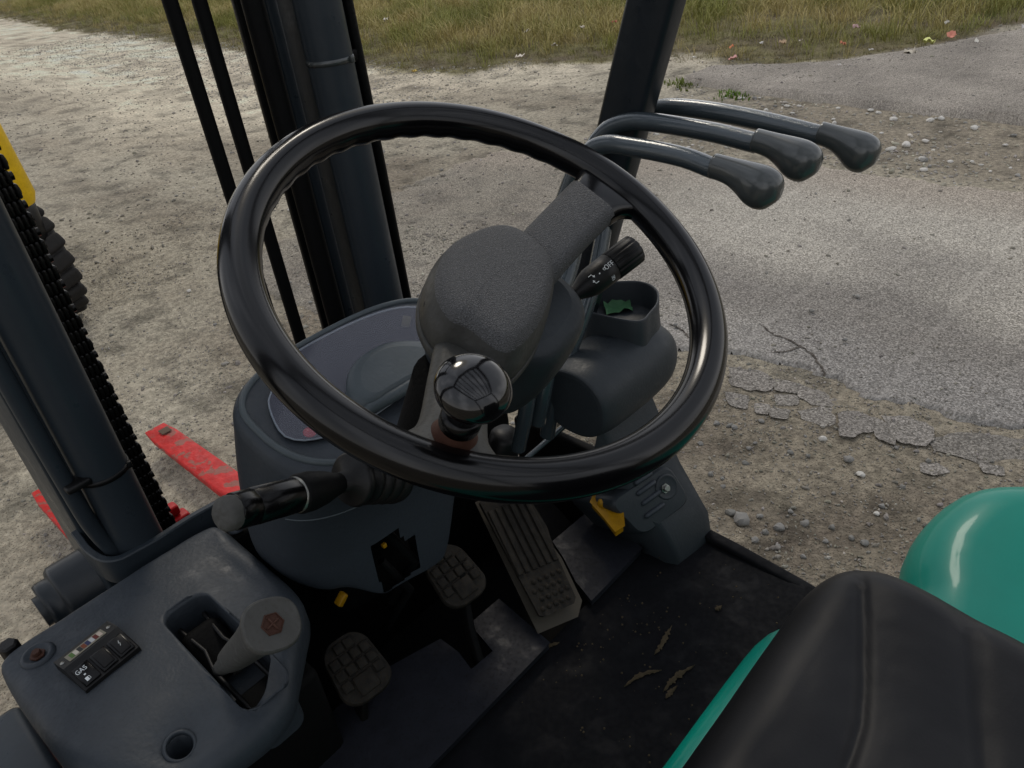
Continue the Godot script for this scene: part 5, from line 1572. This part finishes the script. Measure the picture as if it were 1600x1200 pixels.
func tray() -> void:
	var st := nst()
	var rings := []
	for q in [[0.318, 0.044, 0.048], [0.322, 0.050, 0.055], [0.35, 0.055, 0.061], [0.40, 0.056, 0.063], [0.45, 0.056, 0.063], [0.485, 0.052, 0.060], [0.512, 0.042, 0.050], [0.53, 0.026, 0.032], [0.535, 0.010, 0.012]]:
		var ring := superring(Vector3(q[0], 0.910, -0.210), Vector3(0, q[1] * 1.06, 0), Vector3(0, 0, q[2] * 1.04), 2.3, 56)
		rings.append(ring)
	rings = stations(rings, 5)
	var cc: Vector3 = Vector3(0.4726, 1, -0.2314)
	for ring in rings:
		for i in ring.size():
			if Vector2(ring[i].x - cc.x, ring[i].z - cc.z).length() < 0.05: ring[i].y = minf(ring[i].y, 0.95)
	loft(st, rings)
	var body := obj("tray", st, M.dark_plastic, truck)
	tag(body, "rounded dark console with open square cup")
	st = nst()
	var o := even(curve([Vector3(0.4852, 1, -0.3071), Vector3(0.52, 1, -0.2774), Vector3(0.541, 1, -0.2405), Vector3(0.5308, 1, -0.2058), Vector3(0.4972, 1, -0.1815), Vector3(0.4658, 1, -0.1729), Vector3(0.434, 1, -0.1709), Vector3(0.4223, 1, -0.2123), Vector3(0.4219, 1, -0.2582), Vector3(0.4509, 1, -0.2892)], 8, true), 72, true)
	var c := Vector3.ZERO
	for p in o: c += p / 72.0
	var lay := func(s: float, y: float) -> PackedVector3Array:
		var r := PackedVector3Array()
		for p in o: r.append(Vector3(c.x + (p.x - c.x) * s, y, c.z + (p.z - c.z) * s))
		return r
	loft(st, [lay.call(1.08, 0.93), lay.call(1.02, 0.958), lay.call(1.0, 0.975), lay.call(1.0, 0.999), lay.call(0.985, 1.001), lay.call(0.955, 1.001), lay.call(0.94, 0.998), lay.call(0.91, 0.962), lay.call(0.88, 0.9585), lay.call(0.05, 0.958)], true, false, true)
	obj("cup", st, M.dark_plastic, body)
	# a wrapper left in the cup
	st = nst()
	var rng := RandomNumberGenerator.new()
	rng.seed = 9
	var rows := []
	for a in 5:
		var r := PackedVector3Array()
		for b in 7: r.append(Vector3((b - 3) * 0.007, 0.004 + 0.004 * rng.randf_range(-1, 1) + (0.006 if a == 0 else 0.0), (a - 2) * 0.006))
		rows.append(r)
	loft(st, rows, false, false, false, Vector3.UP)
	var w := obj("wrapper", st, M.green_wrapper, self)
	w.transform = Transform3D(Basis(Vector3.UP, -0.75), Vector3(0.507, 0.9605, -0.2623))
	tag(w, "green crumpled wrapper inside the dark console's cup", "wrapper")

func guard() -> void:
	# front pillars lean back to the roof; rear pillars and the barred roof overhead
	for s in 2:
		var x: float = [0.468, -0.455][s]
		var st := nst()
		sweep(st, [Vector3(x, 0.72, -0.405), Vector3(x, 1.0, -0.303), Vector3(x, 1.4, -0.166), Vector3(x, 1.75, -0.046), Vector3(x, 1.96, 0.026), Vector3(x, 2.03, 0.06)], rrect(0.036, 0.062, 0.007, 3), Vector3(1, 0, 0))
		obj("roof_pillar", st, M.pillar_paint, truck)
		st = nst()
		sweep(st, [Vector3(x, 0.8, 1.22), Vector3(x, 1.5, 1.16), Vector3(x, 2.03, 1.1)], rrect(0.05, 0.06, 0.008, 3), Vector3(1, 0, 0))
		obj("roof_pillar", st, M.pillar_paint, truck)
		st = nst()
		box(st, Vector3(x, 2.05, 0.58), Vector3(0.055, 0.06, 1.14), 0.01)
		obj("roof_rail", st, M.pillar_paint, truck)
	for i in 2:
		var st := nst()
		box(st, Vector3(0.0135, 2.05, [0.05, 1.11][i]), Vector3(0.88, 0.05, 0.06), 0.01)
		obj("roof_beam", st, M.pillar_paint, truck)
	for i in 6:
		var st := nst()
		box(st, Vector3(0.0135 + (i - 2.5) * 0.13, 2.05, 0.58), Vector3(0.022, 0.045, 1.0), 0.005)
		obj("roof_bar", st, M.pillar_paint, truck)

func mast() -> void:
	var c := 0.043
	var y0 := 0.12
	var y1 := 2.15
	for s in [-1, 1]:
		# outer rail: a channel open towards the middle
		var st := nst()
		box(st, Vector3(c + s * 0.275, (y0 + y1) / 2, -0.685), Vector3(0.016, y1 - y0, 0.14), 0.004)
		box(st, Vector3(c + s * (0.242 if s < 0 else 0.257), (y0 + y1) / 2, -0.623), Vector3(0.0505 if s < 0 else 0.0205, y1 - y0, 0.016), 0.004)
		box(st, Vector3(c + s * 0.252, (y0 + y1) / 2, -0.747), Vector3(0.0305, y1 - y0, 0.016), 0.004)
		obj("outer_rail", st, M.mast_paint, truck)
		st = nst()
		box(st, Vector3(c + s * 0.222, 1.16, -0.675), Vector3(0.014, 2.0, 0.07), 0.004)
		box(st, Vector3(c + s * 0.193, 1.16, -0.646), Vector3(0.045, 2.0, 0.012), 0.004)
		box(st, Vector3(c + s * 0.215, 1.16, -0.704), Vector3(0.026, 2.0, 0.012), 0.004)
		obj("inner_rail", st, M.mast_black, truck)
		# lift cylinder
		st = nst()
		lathe(st, Transform3D(Basis(), Vector3(c + s * 0.234, 0, -0.55)), [Vector2(0, 0.55), Vector2(0.031, 0.55), Vector2(0.0312, 2.02), Vector2(0.035, 2.02), Vector2(0.035, 2.06), Vector2(0.012, 2.07), Vector2(0.012, 2.3), Vector2(0, 2.3)], 40, true)
		var cyl := obj("lift_cylinder", st, M.mast_paint, truck)
		# cable tie
		st = nst()
		var ty: float = (Vector3(0.2488, 1.365, -0.52).y if s > 0 else Vector3(-0.1833, 0.9788, -0.52).y)
		var ring := []
		for i in 25: ring.append(Vector3(c + s * 0.234 + cos(TAU * i / 24) * 0.0322, ty, -0.55 + sin(TAU * i / 24) * 0.0322))
		sweep(st, ring, [Vector2(-0.0035, 0), Vector2(-0.0035, 0.0014), Vector2(0.0035, 0.0014), Vector2(0.0035, 0)], Vector3.UP)
		box(st, Vector3(c + s * 0.234 + (0.012 if s > 0 else 0.026), ty, -0.55 + (0.032 if s > 0 else 0.02)), Vector3(0.006, 0.009, 0.006), 0.001)
		obj("cable_tie", st, M.lever_knob if s > 0 else M.black_plastic, cyl)
		# lift chain of stacked links, each link its own piece
		var cx: float = c + s * (0.1805 if s < 0 else 0.208)
		st = nst()
		box(st, Vector3(cx, 0.5, -0.612), Vector3(0.02, 0.1, 0.02), 0.004)
		var chain := obj("lift_chain", st, M.chain_steel, truck)
		st = nst()
		for i in 4: box(st, Vector3((i - 1.5) * 0.0060, 0, 0), Vector3(0.0055, 0.0172, 0.015), 0.0033, Basis(), 2)
		tube(st, [Vector3(-0.0125, 0.0, 0), Vector3(0.0125, 0.0, 0)], 0.0050, 10)
		st.generate_normals()
		var link_a := st.commit()
		st = nst()
		for i in 3: box(st, Vector3((i - 1) * 0.0060, 0, 0), Vector3(0.0055, 0.0172, 0.0145), 0.0033, Basis(), 2)
		tube(st, [Vector3(-0.0125, 0.0, 0), Vector3(0.0125, 0.0, 0)], 0.0050, 10)
		st.generate_normals()
		var link_b := st.commit()
		for i in 62:
			put("chain_link", link_a if i % 2 == 0 else link_b, M.chain_steel, chain, Transform3D(Basis(), Vector3(cx, 0.55 + i * 0.0165, -0.612 if s < 0 else -0.634)))
	# hoses down the middle
	for h in 2:
		var st := nst()
		var top: Vector3 = [Vector3(0.1275, 1.461, -0.64), Vector3(0.1652, 1.455, -0.64)][h]
		tube(st, [Vector3(top.x, 2.1, -0.64), Vector3(top.x, 1.5, -0.64), Vector3(top.x, 1.0, -0.64), Vector3(top.x + 0.002, 0.5, -0.64), Vector3(top.x, 0.3, -0.645)], 0.0098, 14)
		tag(obj("hose", st, M.hose_rubber, truck), ["hydraulic hose farther left", "hydraulic hose nearer the right rail"][h])
	var hx: float = Vector3(0.2116, 1.448, -0.594).x
	var st2 := nst()
	tube(st2, [Vector3(hx, 2.1, -0.594), Vector3(hx, 1.5, -0.594), Vector3(hx, 1.0, -0.594), Vector3(hx, 0.5, -0.596)], 0.0145, 16)
	tag(obj("hose", st2, M.hose_rubber, truck), "thick hose beside the right lift cylinder")
	st2 = nst()
	var gx: float = Vector3(0.2469, 1.442, -0.612).x
	box(st2, Vector3(gx, 1.16, -0.612), Vector3(0.018, 2.0, 0.008), 0.003)
	obj("slide_strip", st2, M.mast_paint, truck)
	# pipe beside the right cylinder and hose beside the left one
	var st := nst()
	tube(st, [Vector3(0.3235, 2.1, -0.55), Vector3(0.3235, 1.2, -0.55), Vector3(0.3215, 0.95, -0.55)], 0.008, 12)
	var pipe := obj("pipe", st, M.mast_black, truck)
	st = nst()
	box(st, Vector3(0.312, Vector3(0.3091, 1.363, -0.55).y, -0.55), Vector3(0.022, 0.016, 0.012), 0.002)
	obj("pipe_clip", st, M.mast_black, pipe)
	st = nst()
	tube(st, Array(curve([Vector3(-0.237, 2.1, -0.545), Vector3(-0.237, 1.3, -0.545), Vector3(-0.2344, 0.9861, -0.545), Vector3(-0.2303, 0.9044, -0.548), Vector3(-0.219, 0.8453, -0.55), Vector3(-0.221, 0.8064, -0.56)], 6)), 0.0105, 12)
	tag(obj("hose", st, M.mast_paint, truck), "hose tied beside the left lift cylinder")
	st = nst()
	box(st, Vector3(-0.2215, 0.9872, -0.545) + Vector3(-0.004, 0, 0.008), Vector3(0.03, 0.009, 0.026), 0.003)
	obj("hose_clip", st, M.black_plastic, truck)
	# bent tie strap round the foot of the left cylinder
	st = nst()
	sweep(st, Array(curve([Vector3(-0.087, 0.86, -0.5124), Vector3(-0.1288, 0.86, -0.5163), Vector3(-0.1757, 0.86, -0.5155), Vector3(-0.2048, 0.86, -0.5182), Vector3(-0.2256, 0.86, -0.522), Vector3(-0.2395, 0.86, -0.539), Vector3(-0.2449, 0.86, -0.5729), Vector3(-0.2434, 0.86, -0.6064), Vector3(-0.2426, 0.86, -0.6258)], 6)), [Vector2(-0.030, -0.005), Vector2(0.008, -0.005), Vector2(0.010, -0.0035), Vector2(0.010, 0.0035), Vector2(0.008, 0.005), Vector2(-0.030, 0.005)], Vector3.UP, true)
	obj("tie_strap", st, M.mast_paint, truck)
	st = nst()
	box(st, Vector3(c, 0.30, -0.71), Vector3(0.54, 0.12, 0.03), 0.006)
	box(st, Vector3(c, 2.1, -0.80), Vector3(0.54, 0.08, 0.03), 0.006)
	obj("mast_tie", st, M.mast_paint, truck)
	# mast pivot with its cap, outside the left rail
	st = nst()
	var pv := Vector3(-0.262, 0.727, -0.70)
	lathe(st, axis(pv, Vector3(-1, 0, 0), Vector3.UP), [Vector2(0, 0.06), Vector2(0.024, 0.06), Vector2(0.024, 0.052), Vector2(0.038, 0.052), Vector2(0.040, 0.046), Vector2(0.040, 0.032), Vector2(0.047, 0.030), Vector2(0.052, 0.024), Vector2(0.052, -0.035), Vector2(0.060, -0.04), Vector2(0.060, -0.06), Vector2(0, -0.06)], 40)
	var piv := obj("mast_pivot", st, M.pillar_paint, truck)
	st = nst()
	lathe(st, axis(pv + Vector3(-0.06, -0.026, 0.026), Vector3(-1, 0, 0), Vector3.UP), [Vector2(0, 0.010), Vector2(0.009, 0.010), Vector2(0.010, 0.008), Vector2(0.010, 0)], 6, true)
	obj("pivot_bolt", st, M.pillar_paint, piv)
	st = nst()
	box(st, Vector3(-0.265, 0.655, -0.66), Vector3(0.05, 0.14, 0.12), 0.012)
	obj("pivot_block", st, M.pillar_paint, truck)
	# carriage and forks
	st = nst()
	box(st, Vector3(c, 0.20, -0.86), Vector3(0.80, 0.10, 0.035), 0.006)
	box(st, Vector3(c, 0.46, -0.86), Vector3(0.80, 0.10, 0.035), 0.006)
	for s in [-1, 1]: box(st, Vector3(c + s * 0.13, 0.33, -0.84), Vector3(0.03, 0.36, 0.05), 0.004)
	var car := obj("fork_carriage", st, M.red_clean, truck)
	st = nst()
	var rb := Vector3(-0.063, 0.6286, -0.86)
	box(st, rb + Vector3(0, -0.012, 0), Vector3(0.045, 0.032, 0.03), 0.006, Basis(), 2)
	box(st, rb + Vector3(-0.006, 0.016, -0.004), Vector3(0.034, 0.022, 0.024), 0.006, Basis(), 2)
	tube(st, [rb - Vector3(0, 0.02, 0), Vector3(rb.x, 0.46, -0.86)], 0.012, 10)
	obj("chain_end_block", st, M.red_clean, car)
	for s in 2:
		st = nst()
		var fx: float = [0.291, -0.088][s]
		var pr := [Vector3(fx, 0.50, -0.895), Vector3(fx, 0.16, -0.895), Vector3(fx, 0.10, -0.91), Vector3(fx, 0.085, -0.96), Vector3(fx, 0.085, -1.4), Vector3(fx, 0.088, -2.02), Vector3(fx, 0.09, -2.10)]
		var th := [0.036, 0.038, 0.044, 0.04, 0.036, 0.018, 0.010]
		var rings := []
		for i in pr.size():
			var d: Vector3 = (pr[mini(i + 1, 6)] - pr[maxi(i - 1, 0)]).normalized()
			var up := Vector3.RIGHT.cross(d).normalized()
			var w: float = 0.092 if i < 5 else (0.086 if i == 5 else 0.07)
			var r := PackedVector3Array()
			for p in rrect(w, th[i], th[i] * 0.25, 3): r.append(pr[i] + Vector3(p.x, 0, 0) + up * p.y)
			rings.append(r)
		loft(st, rings)
		var fk := obj("fork", st, M.red_paint, truck)
		tag(fk, ["worn red fork ahead of the cowl", "red fork ahead of the left mast rail"][s])
		st = nst()
		box(st, Vector3(fx + 0.01, 0.103 if s == 0 else 0.1, -2.035), Vector3(0.034, 0.004, 0.035), 0.001)
		obj("tip_socket", st, mat("bare_ground_rust_%d" % s, Color(0.36, 0.3, 0.25), 0.9), fk)

func seat_and_body() -> void:
	# green engine hood: rolled edges, the right side swelling out over the wheel
	var o := curve([Vector3(-0.50, 0, 0.18), Vector3(-0.40, 0, 0.158), Vector3(-0.1, 0, 0.158), Vector3(0.10, 0, 0.158), Vector3(0.165, 0, 0.162), Vector3(0.20, 0, 0.18), Vector3(0.235, 0, 0.235), Vector3(0.30, 0, 0.262), Vector3(0.335, 0, 0.246), Vector3(0.385, 0, 0.232), Vector3(0.44, 0, 0.236), Vector3(0.50, 0, 0.262), Vector3(0.55, 0, 0.33), Vector3(0.578, 0, 0.45), Vector3(0.58, 0, 0.8), Vector3(0.58, 0, 1.25), Vector3(0.4, 0, 1.55), Vector3(-0.35, 0, 1.55), Vector3(-0.52, 0, 1.25), Vector3(-0.53, 0, 0.6)], 10, true)
	var n := 220
	var A := even(o, n, true)
	var nr := PackedVector3Array()
	var mid := Vector3(0.02, 0, 0.7)
	for i in n:
		var tg := (A[(i + 1) % n] - A[(i - 1 + n) % n]).normalized()
		var q := Vector3(-tg.z, 0, tg.x)
		if q.dot(mid - A[i]) < 0: q = -q
		nr.append(q)
	var hi := func(x: float, z: float) -> float:
		return 0.862 + 0.034 * exp(-pow((x - 0.50) / 0.11, 2))
	var rings := []
	for q in [[0.0, 0.45], [0.0, 0.62], [0.002, 0.75]]:
		var r := PackedVector3Array()
		for i in n: r.append(Vector3(A[i].x, q[1], A[i].z) + nr[i] * (0.02 if A[i].x < 0.22 and q[1] < 0.7 else 0.0) * -1.0 + nr[i] * q[0])
		rings.append(r)
	for k in 9:
		var t := PI / 2 * k / 8
		var r := PackedVector3Array()
		for i in n:
			var rad := lerpf(0.03, 0.066, smoothstep(0.2, 0.36, A[i].x))
			var p := A[i] + nr[i] * rad * (1 - cos(t))
			r.append(Vector3(p.x, hi.call(p.x, p.z) - rad * (1 - sin(t)), p.z))
		rings.append(r)
	var e: PackedVector3Array = rings[-1]
	for k in range(1, 10):
		var r := PackedVector3Array()
		for i in n:
			var p := e[i].lerp(mid + Vector3((e[i].x) * 0.3, 0, 0), k / 9.5)
			r.append(Vector3(p.x, hi.call(p.x, p.z), p.z))
		rings.append(r)
	var st := nst()
	loft(st, rings)
	var hood := obj("engine_hood", st, M.green_paint, truck)
	tag(hood, "glossy teal green engine hood")
	st = nst()
	box(st, Vector3(0.02, 0.62, 1.42), Vector3(1.04, 0.6, 0.42), 0.1, Basis(), 5)
	obj("counterweight", st, M.green_paint, truck)
	# seat cushion with two seams
	o = curve([Vector3(-0.29, 0, 0.225), Vector3(-0.26, 0, 0.202), Vector3(-0.15, 0, 0.196), Vector3(0.0, 0, 0.195), Vector3(0.10, 0, 0.194), Vector3(0.165, 0, 0.197), Vector3(0.205, 0, 0.215), Vector3(0.224, 0, 0.25), Vector3(0.226, 0, 0.30), Vector3(0.220, 0, 0.40), Vector3(0.214, 0, 0.6), Vector3(0.19, 0, 0.70), Vector3(-0.25, 0, 0.70), Vector3(-0.30, 0, 0.6), Vector3(-0.305, 0, 0.4), Vector3(-0.302, 0, 0.28)], 10, true)
	n = 200
	A = even(o, n, true)
	nr = PackedVector3Array()
	mid = Vector3(-0.04, 0, 0.45)
	for i in n:
		var tg := (A[(i + 1) % n] - A[(i - 1 + n) % n]).normalized()
		var q := Vector3(-tg.z, 0, tg.x)
		if q.dot(mid - A[i]) < 0: q = -q
		nr.append(q)
	var S1 := [Vector3(0.1801, 0.955, 0.2426), Vector3(0.1298, 0.955, 0.2651), Vector3(0.0814, 0.955, 0.2851), Vector3(0.0476, 0.955, 0.2971), Vector3(0.0207, 0.955, 0.3012), Vector3(-0.0058, 0.955, 0.3037)]
	var S2 := [Vector3(0.1895, 0.955, 0.3268), Vector3(0.1619, 0.955, 0.3391), Vector3(0.1278, 0.955, 0.354), Vector3(0.0965, 0.955, 0.3677), Vector3(0.0718, 0.955, 0.3773), Vector3(0.044, 0.955, 0.3877)]
	var seam_d := func(S: Array, x: float, z: float) -> float:
		var best := 1.0
		for i in S.size() - 1:
			var p := Geometry2D.get_closest_point_to_segment(Vector2(x, z), Vector2(S[i].x, S[i].z), Vector2(S[i + 1].x, S[i + 1].z))
			best = minf(best, p.distance_to(Vector2(x, z)))
		return best
	var top := func(x: float, z: float) -> float:
		var y := 0.972 - 0.018 * smoothstep(0.24, 0.5, z) + 0.012 * smoothstep(0.08, 0.2, x)
		for S in [S1, S2]:
			var d: float = seam_d.call(S, x, z)
			y -= 0.0045 * exp(-pow(d / 0.0055, 2)) + 0.004 * exp(-pow(d / 0.022, 2))
		y += 0.0022 * n_mid.get_noise_2d(x * 5, z * 5)
		return y
	rings = []
	for q in [[0.012, 0.865], [0.004, 0.88], [0.0, 0.90]]:
		var r := PackedVector3Array()
		for i in n: r.append(Vector3(A[i].x, q[1], A[i].z) + nr[i] * q[0])
		rings.append(r)
	for k in 10:
		var t := PI / 2 * k / 9
		var r := PackedVector3Array()
		for i in n:
			var p := A[i] + nr[i] * 0.05 * (1 - cos(t))
			r.append(Vector3(p.x, lerpf(0.90, top.call(p.x, p.z), sin(t)), p.z))
		rings.append(r)
	e = rings[-1]
	for k in range(1, 60):
		var r := PackedVector3Array()
		for i in n:
			var p := e[i].lerp(mid + Vector3(e[i].x * 0.12, 0, (e[i].z - 0.45) * 0.4), k / 60.0)
			r.append(Vector3(p.x, top.call(p.x, p.z), p.z))
		rings.append(r)
	st = nst()
	loft(st, rings)
	var seat := obj("seat_cushion", st, M.seat_vinyl, truck)
	tag(seat, "black vinyl seat cushion with pressed seams")
	st = nst()
	rings = []
	for q in [[0.92, 0.20, 0.05], [0.95, 0.225, 0.06], [1.2, 0.23, 0.06], [1.38, 0.2, 0.05], [1.42, 0.15, 0.03]]:
		rings.append(superring(Vector3(-0.04, q[0], 0.70 + (q[0] - 0.92) * 0.22), Vector3(q[1], 0, 0), Vector3(0, 0, q[2]), 3.2, 48))
	loft(st, stations(rings, 4))
	obj("seat_back", st, M.seat_vinyl, truck)
	# drive and steer tyres under the body
	for w in [Vector3(0.42, 0.28, -0.52), Vector3(-0.35, 0.28, -0.36), Vector3(0.42, 0.22, 1.05), Vector3(-0.38, 0.22, 1.05)]:
		st = nst()
		lathe(st, axis(w, Vector3.RIGHT, Vector3.UP), [Vector2(0.0, -0.05), Vector2(0.13, -0.06), Vector2(w.y - 0.03, -0.075), Vector2(w.y - 0.006, -0.06), Vector2(w.y, 0), Vector2(w.y - 0.006, 0.06), Vector2(w.y - 0.03, 0.075), Vector2(0.13, 0.06), Vector2(0, 0.05)], 36)
		obj("tyre", st, M.tyre, truck)

func forklift() -> void:
	truck = thing("forklift", Vector3.ZERO, "teal green forklift seen from its driving seat, with dark mast and steering wheel", "forklift")
	seat_and_body()
	guard()
	mast()
	floor_parts()
	side_cover()
	cowl()
	steering()
	levers()
	tray()

func _ready() -> void:
	var cam := Camera3D.new()
	cam.name = "camera"
	var yaw := deg_to_rad(43.754); var pitch := deg_to_rad(32.975); var roll := deg_to_rad(-7.3546)
	var fwd := Vector3(sin(yaw) * cos(pitch), -sin(pitch), -cos(yaw) * cos(pitch))
	var right := Vector3(cos(yaw), 0, sin(yaw))
	var up := right.cross(fwd)
	cam.transform = Transform3D(Basis(right * cos(roll) + up * sin(roll), up * cos(roll) - right * sin(roll), -fwd), Vector3(-0.358, 1.538, 0.381))
	cam.fov = 53.01
	cam.near = 0.02
	cam.far = 900.0
	add_child(cam)
	var env := Environment.new()
	env.background_mode = Environment.BG_SKY
	var sky := Sky.new()
	var sm := ProceduralSkyMaterial.new()
	sm.sky_top_color = Color(0.66, 0.68, 0.72)
	sm.sky_horizon_color = Color(0.85, 0.84, 0.825)
	sm.sky_curve = 0.2
	sm.ground_bottom_color = Color(0.25, 0.23, 0.2)
	sm.ground_horizon_color = Color(0.5, 0.48, 0.45)
	var cl := noise(0.006, FastNoiseLite.TYPE_SIMPLEX_SMOOTH, 5, 88).get_seamless_image(1024, 512)
	var cd := cl.get_data()
	var cb := PackedByteArray()
	cb.resize(1024 * 512 * 4)
	for i in 1024 * 512:
		var k := cd[i] / 255.0
		var b := int(lerpf(120, 255, smoothstep(0.3, 0.8, k)))
		cb[i * 4] = b; cb[i * 4 + 1] = b; cb[i * 4 + 2] = mini(255, b + 4)
		cb[i * 4 + 3] = int(200 * smoothstep(0.25, 0.6, k))
	sm.sky_cover = ImageTexture.create_from_image(Image.create_from_data(1024, 512, false, Image.FORMAT_RGBA8, cb))
	sm.sky_cover_modulate = Color(0.9, 0.9, 0.9, 0.5)
	sky.sky_material = sm
	env.sky = sky
	env.background_energy_multiplier = 1.3
	env.tonemap_mode = Environment.TONE_MAPPER_LINEAR
	env.tonemap_exposure = 1.05
	env.sdfgi_enabled = true
	env.ssao_enabled = true
	env.ssil_enabled = true
	var we := WorldEnvironment.new()
	we.name = "environment"
	we.environment = env
	add_child(we)
	var sun := DirectionalLight3D.new()
	sun.name = "sun"
	sun.light_color = Color(1.0, 0.96, 0.9)
	sun.light_energy = 0.28
	sun.light_angular_distance = 13.0
	sun.shadow_enabled = true
	var from := Vector3(0.45, 0.85, -0.55).normalized()
	sun.transform = Transform3D(Basis.looking_at(-from, Vector3.UP), Vector3(0, 30, 0))
	add_child(sun)
	materials()
	grounds()
	other_forklift()
	forklift()
	litter()
